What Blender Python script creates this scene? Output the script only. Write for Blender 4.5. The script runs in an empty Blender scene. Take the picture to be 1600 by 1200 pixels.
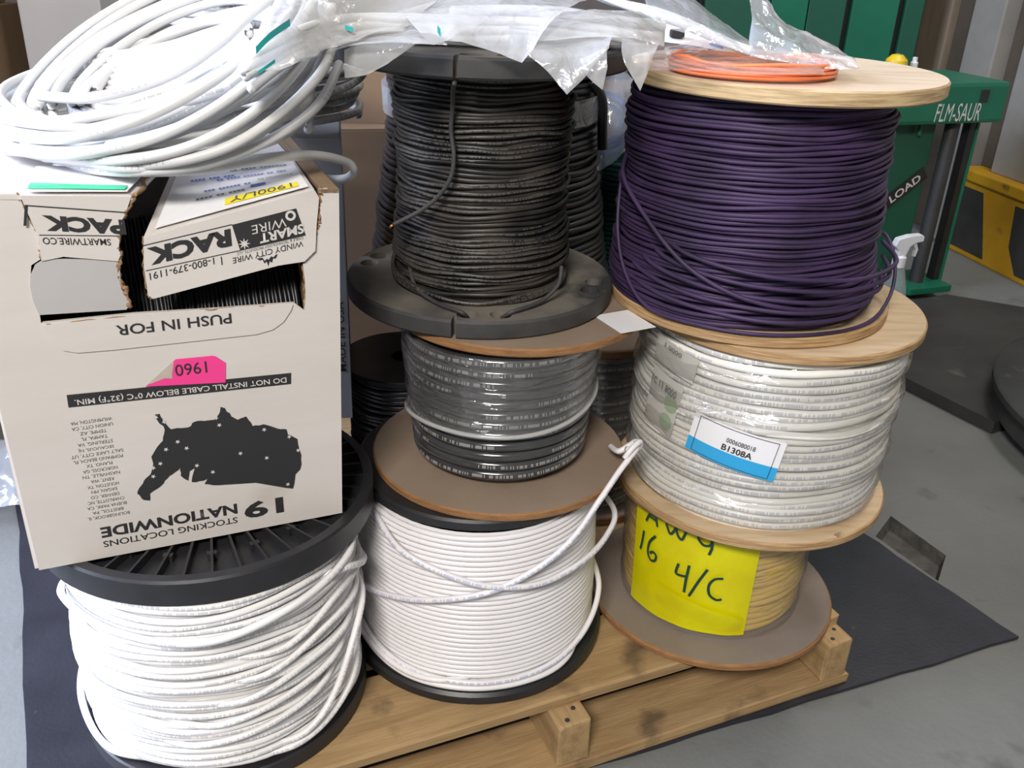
import bpy, bmesh, math, random
from mathutils import Vector, Matrix, noise
from mathutils.geometry import tessellate_polygon
random.seed(7)
PI = math.pi
scene = bpy.context.scene
COL = scene.collection

# ------------------------------------------------------------------ camera
CAM_H, CAM_F, CAM_P, CAM_R = 1.0, 1450.0, math.radians(26.0), math.radians(2.25)
FWD = Vector((0, math.cos(CAM_P), -math.sin(CAM_P)))
_R0 = Vector((1, 0, 0)); _U0 = _R0.cross(FWD)
RGT = math.cos(CAM_R)*_R0 + math.sin(CAM_R)*_U0
UPV = -math.sin(CAM_R)*_R0 + math.cos(CAM_R)*_U0
CPOS = Vector((0, 0, CAM_H))
cam_d = bpy.data.cameras.new('camera'); cam = bpy.data.objects.new('camera', cam_d); COL.objects.link(cam)
cam_d.sensor_fit = 'HORIZONTAL'; cam_d.sensor_width = 36.0; cam_d.lens = 36.0*CAM_F/1600.0
cam_d.clip_start = 0.02; cam_d.clip_end = 60
M = Matrix((RGT, UPV, -FWD)).transposed().to_4x4(); M.translation = CPOS
cam.matrix_world = M
scene.camera = cam

# ------------------------------------------------------------------ light
world = bpy.data.worlds.new('hall_light'); scene.world = world; world.use_nodes = True
world.node_tree.nodes['Background'].inputs[0].default_value = (0.95, 0.93, 0.90, 1)
world.node_tree.nodes['Background'].inputs[1].default_value = 0.17

def area(name, loc, target, sx, sy, power, col):
    d = bpy.data.lights.new(name, 'AREA'); d.shape = 'RECTANGLE'; d.size = sx; d.size_y = sy
    d.energy = power; d.color = col
    o = bpy.data.objects.new(name, d); COL.objects.link(o); o.location = loc
    o.rotation_euler = (Vector(target)-Vector(loc)).to_track_quat('-Z', 'Y').to_euler()
    return o
area('door_daylight', (-3.1, 0.70, 2.0), (-0.4, 0.95, 0.4), 1.9, 2.6, 430, (0.66, 0.75, 1.0))
area('hall_lamp', (-0.45, -1.35, 2.5), (0.1, 1.1, 0.4), 0.8, 0.45, 100, (1.0, 0.955, 0.90))
area('hall_lamp', (1.6, 2.2, 3.6), (1.3, 2.2, 0), 1.4, 0.5, 42, (1.0, 0.955, 0.90))
scene.view_settings.view_transform = 'Standard'
scene.view_settings.look = 'None'
scene.view_settings.exposure = 0.0
scene.view_settings.gamma = 1.0
scene.view_settings.use_curve_mapping = False

# ------------------------------------------------------------------ helpers
def at(px, py, Y):
    """world point seen at photo pixel (px, py) at real distance Y from the lens along the floor"""
    d = FWD + RGT*((px-800)/CAM_F) + UPV*((600-py)/CAM_F)
    return CPOS + d*(Y/d.y)
def atz(px, py, z):
    d = FWD + RGT*((px-800)/CAM_F) + UPV*((600-py)/CAM_F)
    return CPOS + d*((z-CAM_H)/d.z)

def link(name, me, mats, parent=None, loc=None, rot=None):
    o = bpy.data.objects.new(name, me); COL.objects.link(o)
    if mats is not None and not me.materials:
        for m in (mats if isinstance(mats, (list, tuple)) else [mats]): me.materials.append(m)
    if loc is not None: o.location = loc
    if rot is not None: o.rotation_euler = rot
    if parent is not None: o.parent = parent
    return o
def tag(o, label, cat, group=None):
    o['label'] = label; o['category'] = cat
    if group: o['group'] = group
    return o
def struct(o, label=None):
    o['kind'] = 'structure'
    if label: o['label'] = label
    return o
def empty(name, loc, label, cat, group=None, rot=(0, 0, 0)):
    o = bpy.data.objects.new(name, None); COL.objects.link(o); o.location = loc; o.rotation_euler = rot
    o.empty_display_size = 0.05
    return tag(o, label, cat, group)
def mesh(name, verts, faces, smooth=False, uvs=None, mats=None):
    me = bpy.data.meshes.new(name); me.from_pydata([tuple(v) for v in verts], [], faces)
    if smooth: me.polygons.foreach_set('use_smooth', [True]*len(me.polygons))
    if uvs:
        l = me.uv_layers.new(name='UVMap')
        flat = []
        for p in me.polygons:
            for k, vi in enumerate(p.vertices): flat += uvs(p.index, k, vi)
        l.data.foreach_set('uv', flat)
    if mats is not None: me.polygons.foreach_set('material_index', mats)
    me.update(); return me
def box_bm(bm, sx, sy, sz, loc=(0, 0, 0), rot=None):
    r = bmesh.ops.create_cube(bm, size=1)
    bmesh.ops.scale(bm, vec=(sx, sy, sz), verts=r['verts'])
    if rot is not None: bmesh.ops.rotate(bm, matrix=rot, verts=r['verts'], cent=(0, 0, 0))
    bmesh.ops.translate(bm, vec=loc, verts=r['verts'])
    return r['verts']
def bm_mesh(name, bm, smooth=False):
    me = bpy.data.meshes.new(name); bm.to_mesh(me); bm.free()
    if smooth: me.polygons.foreach_set('use_smooth', [True]*len(me.polygons))
    return me
def box(name, sx, sy, sz, mat, parent=None, loc=(0, 0, 0), rot=(0, 0, 0), bev=0.0, rough=0.0):
    """box, bevelled; origin at its centre"""
    bm = bmesh.new(); box_bm(bm, sx, sy, sz)
    if bev: bmesh.ops.bevel(bm, geom=bm.edges[:], offset=bev, segments=2, affect='EDGES', profile=0.6)
    if rough:
        for v in bm.verts: v.co += Vector((random.uniform(-1, 1), random.uniform(-1, 1), random.uniform(-1, 1)))*rough
    return link(name, bm_mesh(name, bm), mat, parent, loc, rot)
def lathe(name, prof, segs=72, smooth_ang=True, matf=None, close=False):
    """prof: list of (r, z); matf: material index for each profile segment"""
    vs, fs, mi = [], [], []
    n = len(prof)
    for i in range(segs):
        a = 2*PI*i/segs; c, s = math.cos(a), math.sin(a)
        for r, z in prof: vs.append((r*c, r*s, z))
    m = n if close else n-1
    for i in range(segs):
        j = (i+1) % segs
        for k in range(m):
            k2 = (k+1) % n
            fs.append((i*n+k, j*n+k, j*n+k2, i*n+k2)); mi.append(matf[k] if matf else 0)
    me = mesh(name, vs, fs, False, None, mi)
    # smooth round the axis, sharp along it
    bm = bmesh.new(); bm.from_mesh(me)
    bmesh.ops.recalc_face_normals(bm, faces=bm.faces)
    for f in bm.faces: f.smooth = True
    for e in bm.edges:
        if len(e.link_faces) == 2 and e.calc_face_angle(0) > 0.5: e.smooth = False
    bm.to_mesh(me); bm.free()
    return me
def catmull(pts, per, closed=False):
    pts = [Vector(p) for p in pts]; out = []; n = len(pts)
    rng = n if closed else n-1
    for i in range(rng):
        if closed: p0, p1, p2, p3 = pts[(i-1) % n], pts[i], pts[(i+1) % n], pts[(i+2) % n]
        else: p0, p1, p2, p3 = pts[max(i-1, 0)], pts[i], pts[i+1], pts[min(i+2, n-1)]
        for k in range(per):
            t = k/per
            out.append(0.5*((2*p1)+(-p0+p2)*t+(2*p0-5*p1+4*p2-p3)*t*t+(-p0+3*p1-3*p2+p3)*t*t*t))
    if not closed: out.append(pts[-1])
    return out
def tube(name, pts, r, sides=8, closed=False, ref=None, smooth=True, rfun=None):
    """sweep; ref(i, p) gives the outward direction (v = 0.5) for the UV frame"""
    n = len(pts); vs = []; cum = [0.0]
    for i in range(1, n): cum.append(cum[-1]+(pts[i]-pts[i-1]).length)
    nrm = None
    for i in range(n):
        a = pts[i-1] if (i > 0 or closed) else pts[i]
        b = pts[(i+1) % n] if (i < n-1 or closed) else pts[i]
        t = (b-a); t = t.normalized() if t.length > 1e-9 else Vector((1, 0, 0))
        if ref is not None: nrm = ref(i, pts[i])
        elif nrm is None: nrm = Vector((0, 0, 1)) if abs(t.z) < 0.9 else Vector((1, 0, 0))
        nrm = (nrm - t*nrm.dot(t)).normalized(); bi = t.cross(nrm)
        rr = rfun(i/(n-1)) if rfun else r
        for k in range(sides):
            an = 2*PI*k/sides + PI
            vs.append(pts[i] + nrm*(math.cos(an)*rr) + bi*(math.sin(an)*rr))
    fs = []; meta = []
    m = n if closed else n-1
    for i in range(m):
        j = (i+1) % n
        for k in range(sides):
            k2 = (k+1) % sides
            fs.append((i*sides+k, i*sides+k2, j*sides+k2, j*sides+k)); meta.append((i, k))
    if not closed:
        fs.append(tuple(range(sides-1, -1, -1))); meta.append((0, 0))
        fs.append(tuple((n-1)*sides+k for k in range(sides))); meta.append((n-1, 0))
    nq = m*sides
    def uv(fi, k, vi):
        i, kk = meta[fi]
        if fi >= nq: return [cum[i], 0.0]
        u = cum[i] if k in (0, 1) else (cum[i+1] if i+1 < n else cum[i]+0.003)
        v = (kk if k in (0, 3) else kk+1)/sides
        return [u, v]
    return mesh(name, vs, fs, smooth, uv)
def poly_prism(name, pts2, depth, frame=None, sub=0):
    """extrude a 2-D outline (u, w) by depth along -y of the frame"""
    bm = bmesh.new()
    v0 = [bm.verts.new((u, 0, w)) for u, w in pts2]
    v1 = [bm.verts.new((u, depth, w)) for u, w in pts2]
    n = len(pts2)
    for tri in tessellate_polygon([[Vector((u, w, 0)) for u, w in pts2]]):
        a, b, c = tri
        if len({a, b, c}) == 3:
            bm.faces.new((v0[a], v0[b], v0[c])); bm.faces.new((v1[c], v1[b], v1[a]))
    for i in range(n):
        j = (i+1) % n; bm.faces.new((v0[j], v0[i], v1[i], v1[j]))
    bmesh.ops.recalc_face_normals(bm, faces=bm.faces)
    return bm_mesh(name, bm)
def text_mesh(body, size=1.0, bold=0.0, shear=0.0, align='LEFT', space=1.0):
    cu = bpy.data.curves.new('txt', 'FONT'); cu.body = body; cu.size = size; cu.offset = bold; cu.shear = shear
    cu.align_x = align; cu.space_character = space; cu.resolution_u = 3
    o = bpy.data.objects.new('txt', cu); COL.objects.link(o)
    dg = bpy.context.evaluated_depsgraph_get(); dg.update()
    me = bpy.data.meshes.new_from_object(o.evaluated_get(dg))
    bpy.data.objects.remove(o); bpy.data.curves.remove(cu)
    return me
def fit_text(body, width, height, bold=0.0, shear=0.0):
    """flat lettering scaled to exactly width x cap height, lower left at the origin, in x/y"""
    me = text_mesh(body, 1.0, bold, shear)
    xs = [v.co.x for v in me.vertices]; ys = [v.co.y for v in me.vertices]
    x0, x1, y0, y1 = min(xs), max(xs), min(ys), max(ys)
    for v in me.vertices:
        v.co.x = (v.co.x-x0)/(x1-x0)*width; v.co.y = (v.co.y-y0)/(y1-y0)*height; v.co.z = 0
    me.materials.clear()
    return me
def lerp_path(pts, per):
    out = []
    for i in range(len(pts)-1):
        out += [pts[i].lerp(pts[i+1], k/per) for k in range(per)]
    return out+[pts[-1]]
def film_grid(name, rows, per=6, amp=0.004, freq=40, seed=0, crisp=False):
    """smooth sheet through a grid of control points with crumple folds"""
    R = [catmull(r, per) for r in rows]
    n = len(R[0]); cols = [(lerp_path if crisp else catmull)([R[i][j] for i in range(len(R))], per) for j in range(n)]
    m = len(cols[0]); vs = []
    for j in range(n):
        for i in range(m):
            p = cols[j][i]
            q = p*freq + Vector((seed*13.7, seed*5.1, seed*9.3))
            d = Vector((noise.noise(q), noise.noise(q+Vector((31, 7, 2))), noise.noise(q+Vector((5, 71, 9)))))
            q2 = q*2.7
            rd = 1-2*abs(noise.noise(q2))
            edge = 0.5 if (i in (0, m-1) or j in (0, n-1)) else 1.0
            vs.append(p + d*amp*edge + Vector((0, -0.3, 0.6))*rd*amp*0.5*edge)
    fs = [(j*m+i, j*m+i+1, (j+1)*m+i+1, (j+1)*m+i) for j in range(n-1) for i in range(m-1)]
    return mesh(name, vs, fs, True)

# ------------------------------------------------------------------ materials
def nodes_of(name):
    m = bpy.data.materials.new(name); m.use_nodes = True
    nt = m.node_tree; b = nt.nodes['Principled BSDF']
    return m, nt, b
def lin(nt, *seq): pass
def pbr(name, col, rough=0.5, col2=None, scale=12.0, stretch=(1, 1, 1), lo=0.35, hi=0.65, bump=0.0, bscale=60.0,
        metal=0.0, spec=0.5, detail=6.0, col3=None, scale3=3.0, lo3=0.5, hi3=0.62, coat=0.0, rough2=None):
    m, nt, b = nodes_of(name); N, L = nt.nodes, nt.links
    b.inputs['Base Color'].default_value = (*col, 1); b.inputs['Roughness'].default_value = rough
    b.inputs['Metallic'].default_value = metal; b.inputs['Specular IOR Level'].default_value = spec
    b.inputs['Coat Weight'].default_value = coat
    if col2 or bump:
        tc = N.new('ShaderNodeTexCoord'); mp = N.new('ShaderNodeMapping'); mp.inputs['Scale'].default_value = stretch
        L.new(tc.outputs['Object'], mp.inputs['Vector'])
    last = None
    if col2:
        nz = N.new('ShaderNodeTexNoise'); nz.inputs['Scale'].default_value = scale; nz.inputs['Detail'].default_value = detail
        nz.inputs['Roughness'].default_value = 0.62
        L.new(mp.outputs[0], nz.inputs['Vector'])
        mr = N.new('ShaderNodeMapRange'); mr.inputs[1].default_value = lo; mr.inputs[2].default_value = hi
        L.new(nz.outputs['Fac'], mr.inputs[0])
        mx = N.new('ShaderNodeMix'); mx.data_type = 'RGBA'
        mx.inputs[6].default_value = (*col, 1); mx.inputs[7].default_value = (*col2, 1)
        L.new(mr.outputs[0], mx.inputs[0]); last = mx.outputs[2]
        if rough2 is not None:
            rr = N.new('ShaderNodeMapRange'); rr.inputs[3].default_value = rough; rr.inputs[4].default_value = rough2
            L.new(mr.outputs[0], rr.inputs[0]); L.new(rr.outputs[0], b.inputs['Roughness'])
        if col3:
            n3 = N.new('ShaderNodeTexNoise'); n3.inputs['Scale'].default_value = scale3; n3.inputs['Detail'].default_value = 8
            L.new(tc.outputs['Object'], n3.inputs['Vector'])
            m3 = N.new('ShaderNodeMapRange'); m3.inputs[1].default_value = lo3; m3.inputs[2].default_value = hi3
            L.new(n3.outputs['Fac'], m3.inputs[0])
            x3 = N.new('ShaderNodeMix'); x3.data_type = 'RGBA'; x3.inputs[7].default_value = (*col3, 1)
            L.new(last, x3.inputs[6]); L.new(m3.outputs[0], x3.inputs[0]); last = x3.outputs[2]
        L.new(last, b.inputs['Base Color'])
    if bump:
        bn = N.new('ShaderNodeTexNoise'); bn.inputs['Scale'].default_value = bscale; bn.inputs['Detail'].default_value = 5
        L.new(mp.outputs[0], bn.inputs['Vector'])
        bp = N.new('ShaderNodeBump'); bp.inputs['Strength'].default_value = bump; bp.inputs['Distance'].default_value = 0.004
        L.new(bn.outputs['Fac'], bp.inputs['Height']); L.new(bp.outputs[0], b.inputs['Normal'])
    return m
def cable_mat(name, col, rough, ink=None, v0=0.40, v1=0.56, pitch=520.0, duty=0.62, run=2.3, col2=None, spec=0.5, coat=0.0):
    """cable jacket; ink = colour of the printed legend along the jacket (UV u = metres, v = round)"""
    m, nt, b = nodes_of(name); N, L = nt.nodes, nt.links
    b.inputs['Roughness'].default_value = rough; b.inputs['Specular IOR Level'].default_value = spec; b.inputs['Coat Weight'].default_value = coat
    b.inputs['Coat Roughness'].default_value = 0.15
    tc = N.new('ShaderNodeTexCoord')
    def math_(op, a, bb=None):
        n = N.new('ShaderNodeMath'); n.operation = op
        for k, v in enumerate((a, bb)):
            if v is None: continue
            if isinstance(v, (int, float)): n.inputs[k].default_value = v
            else: L.new(v, n.inputs[k])
        return n.outputs[0]
    base = N.new('ShaderNodeMix'); base.data_type = 'RGBA'
    base.inputs[6].default_value = (*col, 1); base.inputs[7].default_value = (*(col2 or col), 1)
    nz = N.new('ShaderNodeTexNoise'); nz.inputs['Scale'].default_value = 14; nz.inputs['Detail'].default_value = 6
    L.new(tc.outputs['Object'], nz.inputs['Vector'])
    mr = N.new('ShaderNodeMapRange'); mr.inputs[1].default_value = 0.4; mr.inputs[2].default_value = 0.66
    L.new(nz.outputs['Fac'], mr.inputs[0]); L.new(mr.outputs[0], base.inputs[0])
    out = base.outputs[2]
    if ink:
        sp = N.new('ShaderNodeSeparateXYZ'); L.new(tc.outputs['UV'], sp.inputs[0]); u, v = sp.outputs[0], sp.outputs[1]
        cell = math_('FLOOR', math_('MULTIPLY', u, pitch))
        wn = N.new('ShaderNodeTexWhiteNoise'); wn.noise_dimensions = '1D'; L.new(cell, wn.inputs['W'])
        a = math_('GREATER_THAN', wn.outputs['Value'], 0.35)
        c = math_('LESS_THAN', math_('FRACT', math_('MULTIPLY', u, run)), duty)
        e = math_('MULTIPLY', math_('GREATER_THAN', v, v0), math_('LESS_THAN', v, v1))
        stripe = math_('LESS_THAN', math_('FRACT', math_('MULTIPLY', u, pitch)), 0.72)
        f = math_('MULTIPLY', math_('MULTIPLY', a, c), math_('MULTIPLY', e, stripe))
        ik = N.new('ShaderNodeMix'); ik.data_type = 'RGBA'; ik.inputs[7].default_value = (*ink, 1)
        L.new(out, ik.inputs[6]); L.new(f, ik.inputs[0]); out = ik.outputs[2]
    L.new(out, b.inputs['Base Color'])
    return m
def film_mat(name, col=(0.9, 0.92, 0.95), opac=0.35, rough=0.12, bump=0.4, bscale=45.0, stretch=(1, 1, 1), refl=0.06):
    """clear polythene: see-through mixed with a milky, glossy skin"""
    m, nt, b = nodes_of(name); N, L = nt.nodes, nt.links
    b.inputs['Base Color'].default_value = (*col, 1); b.inputs['Roughness'].default_value = rough
    b.inputs['Specular IOR Level'].default_value = 0.6
    b.inputs['Alpha'].default_value = opac
    tr = N.new('ShaderNodeBsdfTranslucent'); tr.inputs[0].default_value = (*col, 1)
    tp = N.new('ShaderNodeBsdfTransparent')
    gl = N.new('ShaderNodeBsdfGlossy'); gl.inputs['Roughness'].default_value = rough
    b.inputs['Alpha'].default_value = 1.0
    mx = N.new('ShaderNodeMixShader'); mx.inputs[0].default_value = 0.3
    L.new(b.outputs[0], mx.inputs[1]); L.new(tr.outputs[0], mx.inputs[2])
    lw = N.new('ShaderNodeLayerWeight'); lw.inputs[0].default_value = 0.5      # same from both sides of the film
    pw = N.new('ShaderNodeMath'); pw.operation = 'POWER'; pw.inputs[1].default_value = 4.0; L.new(lw.outputs['Facing'], pw.inputs[0])
    fr = N.new('ShaderNodeMath'); fr.operation = 'MULTIPLY_ADD'; fr.inputs[1].default_value = 0.6; fr.inputs[2].default_value = refl; L.new(pw.outputs[0], fr.inputs[0])
    mg = N.new('ShaderNodeMixShader'); L.new(fr.outputs[0], mg.inputs[0]); L.new(tp.outputs[0], mg.inputs[1]); L.new(gl.outputs[0], mg.inputs[2])
    m2 = N.new('ShaderNodeMixShader'); m2.inputs[0].default_value = opac
    L.new(mg.outputs[0], m2.inputs[1]); L.new(mx.outputs[0], m2.inputs[2])
    L.new(m2.outputs[0], N['Material Output'].inputs['Surface'])
    tc = N.new('ShaderNodeTexCoord'); mp = N.new('ShaderNodeMapping'); mp.inputs['Scale'].default_value = stretch
    L.new(tc.outputs['Object'], mp.inputs['Vector'])
    bn = N.new('ShaderNodeTexNoise'); bn.inputs['Scale'].default_value = bscale; bn.inputs['Detail'].default_value = 3
    bn.inputs['Distortion'].default_value = 0.6
    L.new(mp.outputs[0], bn.inputs['Vector'])
    bp = N.new('ShaderNodeBump'); bp.inputs['Strength'].default_value = bump; bp.inputs['Distance'].default_value = 0.006
    L.new(bn.outputs['Fac'], bp.inputs['Height'])
    for s in (b, gl, tr, lw): L.new(bp.outputs[0], s.inputs['Normal'])
    return m

MT = {}
MT['concrete'] = pbr('floor_concrete', (0.180, 0.185, 0.176), 0.75, (0.140, 0.145, 0.139), 3.5, lo=0.3, hi=0.7, bump=0.25, bscale=90,
                     col3=(0.085, 0.085, 0.08), scale3=6.0, lo3=0.60, hi3=0.70)
MT['hole'] = pbr('broken_concrete', (0.06, 0.057, 0.05), 0.9, (0.11, 0.10, 0.09), 30, bump=0.8, bscale=70)
MT['mat'] = pbr('rubber_sheet', (0.021, 0.022, 0.030), 0.36, (0.030, 0.031, 0.041), 9, bump=0.12, bscale=160, col3=(0.05, 0.05, 0.052), scale3=45, lo3=0.70, hi3=0.76)
MT['wall'] = pbr('hall_wall', (0.16, 0.135, 0.11), 0.85, (0.20, 0.17, 0.14), 3, bump=0.1)
MT['wallgrey'] = pbr('pillar_grey', (0.30, 0.28, 0.245), 0.8, (0.25, 0.235, 0.205), 5, bump=0.15, col3=(0.25, 0.23, 0.2), scale3=7, lo3=0.62, hi3=0.75)
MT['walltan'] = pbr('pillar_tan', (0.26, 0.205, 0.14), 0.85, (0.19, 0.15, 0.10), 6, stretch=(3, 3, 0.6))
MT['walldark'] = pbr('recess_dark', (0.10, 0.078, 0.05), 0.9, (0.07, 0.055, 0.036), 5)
MT['yellow'] = pbr('safety_yellow', (0.55, 0.30, 0.008), 0.6, (0.44, 0.23, 0.006), 6, col3=(0.12, 0.08, 0.02), scale3=16, lo3=0.66, hi3=0.74)
MT['stripeblack'] = pbr('safety_black', (0.025, 0.023, 0.022), 0.65, (0.04, 0.037, 0.032), 10)
MT['steel'] = pbr('worn_steel', (0.028, 0.028, 0.028), 0.5, (0.05, 0.05, 0.048), 5, lo=0.35, hi=0.7, bump=0.1, col3=(0.13, 0.13, 0.125), scale3=9, lo3=0.64, hi3=0.78)
MT['green'] = pbr('machine_green', (0.010, 0.150, 0.082), 0.4, (0.008, 0.12, 0.066), 4)
MT['greendark'] = pbr('panel_green', (0.010, 0.095, 0.055), 0.5, (0.008, 0.08, 0.046), 5)
MT['black'] = pbr('black_plastic', (0.014, 0.014, 0.016), 0.42, (0.022, 0.022, 0.024), 20)
MT['dustyblack'] = pbr('dusty_black_plastic', (0.050, 0.048, 0.046), 0.65, (0.165, 0.145, 0.120), 7, lo=0.30, hi=0.58, col3=(0.035, 0.035, 0.036), scale3=9, lo3=0.58, hi3=0.68)
MT['dustyedge'] = pbr('dusty_black_edge', (0.030, 0.031, 0.034), 0.6, (0.055, 0.053, 0.05), 18)
MT['blackmatte'] = pbr('matte_black', (0.01, 0.01, 0.011), 0.7)
MT['fiber'] = pbr('fibreboard_face', (0.275, 0.205, 0.150), 0.75, (0.235, 0.172, 0.124), 10, bump=0.05, col3=(0.19, 0.13, 0.09), scale3=8, lo3=0.6, hi3=0.75)
MT['fiberedge'] = pbr('fibreboard_edge', (0.33, 0.165, 0.065), 0.8, (0.22, 0.105, 0.04), 40, stretch=(1, 1, 6), bump=0.3, bscale=150)
MT['fibergrey'] = pbr('worn_fibreboard_face', (0.24, 0.195, 0.160), 0.75, (0.20, 0.160, 0.130), 9, col3=(0.17, 0.12, 0.09), scale3=7, lo3=0.6, hi3=0.75)
MT['ply'] = pbr('plywood_face', (0.56, 0.42, 0.265), 0.6, (0.45, 0.325, 0.19), 9, stretch=(1.2, 9, 1), lo=0.42, hi=0.68, bump=0.05, bscale=30)
MT['plylight'] = pbr('pale_plywood_face', (0.66, 0.53, 0.385), 0.55, (0.56, 0.43, 0.29), 8, stretch=(1.2, 9, 1), lo=0.42, hi=0.7)
MT['plyedge'] = pbr('plywood_edge', (0.50, 0.33, 0.165), 0.7, (0.30, 0.175, 0.075), 20, stretch=(1, 1, 22), lo=0.40, hi=0.6)
MT['plyedgelight'] = pbr('pale_plywood_edge', (0.60, 0.44, 0.24), 0.7, (0.36, 0.24, 0.12), 18, stretch=(1, 1, 24), lo=0.42, hi=0.62)
MT['wood'] = pbr('pallet_wood', (0.43, 0.285, 0.135), 0.75, (0.29, 0.18, 0.08), 9, stretch=(0.7, 8, 8), lo=0.38, hi=0.68, bump=0.25, bscale=50,
                 col3=(0.13, 0.085, 0.045), scale3=11, lo3=0.61, hi3=0.72)
MT['card'] = pbr('brown_card', (0.235, 0.155, 0.09), 0.8, (0.20, 0.13, 0.075), 4)
MT['cardtorn'] = pbr('torn_card', (0.36, 0.22, 0.115), 0.9, (0.22, 0.13, 0.065), 60, bump=0.6, bscale=200)
MT['cardwhite'] = pbr('white_card', (0.64, 0.60, 0.565), 0.55, (0.585, 0.545, 0.51), 3, stretch=(1, 1, 5), lo=0.35, hi=0.7,
                      col3=(0.50, 0.445, 0.39), scale3=7, lo3=0.64, hi3=0.8, bump=0.04, bscale=30)
MT['cardinner'] = pbr('grey_card_tongue', (0.47, 0.45, 0.445), 0.7, (0.43, 0.41, 0.405), 5)
MT['ink'] = pbr('black_print', (0.022, 0.021, 0.022), 0.6)
MT['inkgrey'] = pbr('grey_print', (0.10, 0.095, 0.09), 0.6)
MT['inkwhite'] = pbr('white_reversed_print', (0.60, 0.57, 0.54), 0.6)
MT['pink'] = pbr('pink_sticker', (0.85, 0.05, 0.27), 0.5)
MT['peelshade'] = pbr('peeled_card_shadow', (0.42, 0.34, 0.28), 0.8, (0.52, 0.45, 0.39), 40)
MT['paper'] = pbr('white_paper', (0.80, 0.79, 0.80), 0.6)
MT['blueink'] = pbr('blue_print', (0.10, 0.16, 0.45), 0.6)
MT['yellowlabel'] = pbr('yellow_sticker', (0.86, 0.74, 0.03), 0.55)
MT['greentape'] = pbr('green_tape', (0.05, 0.48, 0.24), 0.4)
MT['labelblue'] = pbr('label_cyan_band', (0.03, 0.36, 0.68), 0.35)
MT['yellowtape'] = pbr('yellow_duct_tape', (0.72, 0.68, 0.0), 0.35, (0.66, 0.58, 0.0), 14, bump=0.2, bscale=35)
MT['marker'] = pbr('green_black_marker', (0.01, 0.05, 0.035), 0.5)
MT['cwhite'] = cable_mat('white_cable_jacket', (0.80, 0.785, 0.775), 0.38, (0.56, 0.55, 0.57), col2=(0.76, 0.745, 0.735))
MT['cwhite2'] = cable_mat('white_coax_jacket', (0.80, 0.775, 0.785), 0.34, None, col2=(0.76, 0.735, 0.745))
MT['cwhite2p'] = cable_mat('white_coax_jacket_blue_print', (0.80, 0.775, 0.785), 0.34, (0.46, 0.48, 0.66), v0=0.40, v1=0.55, run=1.5, duty=0.8, col2=(0.76, 0.735, 0.745))
MT['cwhite3'] = cable_mat('cream_cable_jacket', (0.86, 0.84, 0.79), 0.3, (0.50, 0.52, 0.58), v0=0.42, v1=0.58, run=1.8, duty=0.7, col2=(0.80, 0.77, 0.71))
MT['ccoil'] = cable_mat('patch_cable_jacket', (0.64, 0.635, 0.62), 0.4, (0.42, 0.42, 0.44), v0=0.40, v1=0.52, run=3.0, duty=0.4, col2=(0.60, 0.595, 0.58))
MT['ccoilshade'] = cable_mat('shaded_patch_cable_jacket', (0.46, 0.45, 0.43), 0.45, (0.2, 0.2, 0.2), v0=0.36, v1=0.52, run=3.0, duty=0.5, col2=(0.42, 0.41, 0.39))  # darker copy of the patch cable jacket, shade put into the colour
MT['cblack'] = cable_mat('dusty_black_cable_jacket', (0.013, 0.012, 0.012), 0.42, (0.10, 0.095, 0.085), v0=0.44, v1=0.56, run=1.4, duty=0.6, col2=(0.060, 0.051, 0.041), coat=0.0)
MT['cblackclean'] = cable_mat('black_cable_jacket', (0.012, 0.012, 0.014), 0.35, None, col2=(0.02, 0.02, 0.022))
MT['cclear'] = cable_mat('smoky_grey_cable_jacket', (0.030, 0.031, 0.034), 0.18, (0.34, 0.335, 0.32), v0=0.44, v1=0.54, pitch=650, run=2.6, duty=0.6, col2=(0.062, 0.062, 0.066), coat=1.0)
MT['cpurple'] = cable_mat('purple_cable_jacket', (0.060, 0.034, 0.092), 0.5, None, col2=(0.032, 0.021, 0.048), spec=0.3)
MT['cyellow'] = cable_mat('yellow_cable_jacket', (0.78, 0.50, 0.04), 0.35, None, col2=(0.70, 0.48, 0.12))
MT['corange'] = cable_mat('orange_cable_jacket', (0.85, 0.20, 0.06), 0.4, None, col2=(0.80, 0.27, 0.13))
MT['cbrown'] = cable_mat('brown_cable_jacket', (0.07, 0.04, 0.025), 0.5, None)
MT['copper'] = pbr('bare_copper', (0.55, 0.24, 0.10), 0.4, metal=0.7)
MT['film'] = film_mat('polythene_bag', (0.78, 0.78, 0.77), 0.52, 0.16, 0.5, 40)
MT['filmclear'] = film_mat('clear_polythene', (0.85, 0.9, 0.97), 0.38, 0.10, 0.6, 40)
MT['filmblue'] = film_mat('bluish_polythene', (0.50, 0.60, 0.80), 0.55, 0.15, 0.6, 35)
MT['filmpink'] = film_mat('pinkish_polythene', (0.95, 0.78, 0.74), 0.28, 0.15, 0.5, 40)
MT['wrap'] = film_mat('stretch_wrap', (0.62, 0.61, 0.60), 0.10, 0.12, 1.0, 24, (1, 1, 5), 0.16)
MT['wrapwhite'] = film_mat('stretch_wrap_cloudy', (0.80, 0.77, 0.70), 0.13, 0.15, 1.0, 22, (1, 1, 4), 0.20)
MT['teal'] = pbr('teal_print', (0.02, 0.36, 0.35), 0.4)
MT['bottle'] = film_mat('clear_bottle', (0.55, 0.64, 0.66), 0.35, 0.08, 0.1, 20)
MT['whiteplastic'] = pbr('white_plastic', (0.70, 0.71, 0.73), 0.35)
MT['red'] = pbr('red_print', (0.7, 0.04, 0.05), 0.4)
MT['blue'] = pbr('blue_plastic', (0.05, 0.15, 0.55), 0.4)
MT['yellowplastic'] = pbr('yellow_plastic', (0.72, 0.50, 0.02), 0.4)
MT['tealdark'] = pbr('dark_teal_cable', (0.010, 0.055, 0.05), 0.35)
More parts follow.
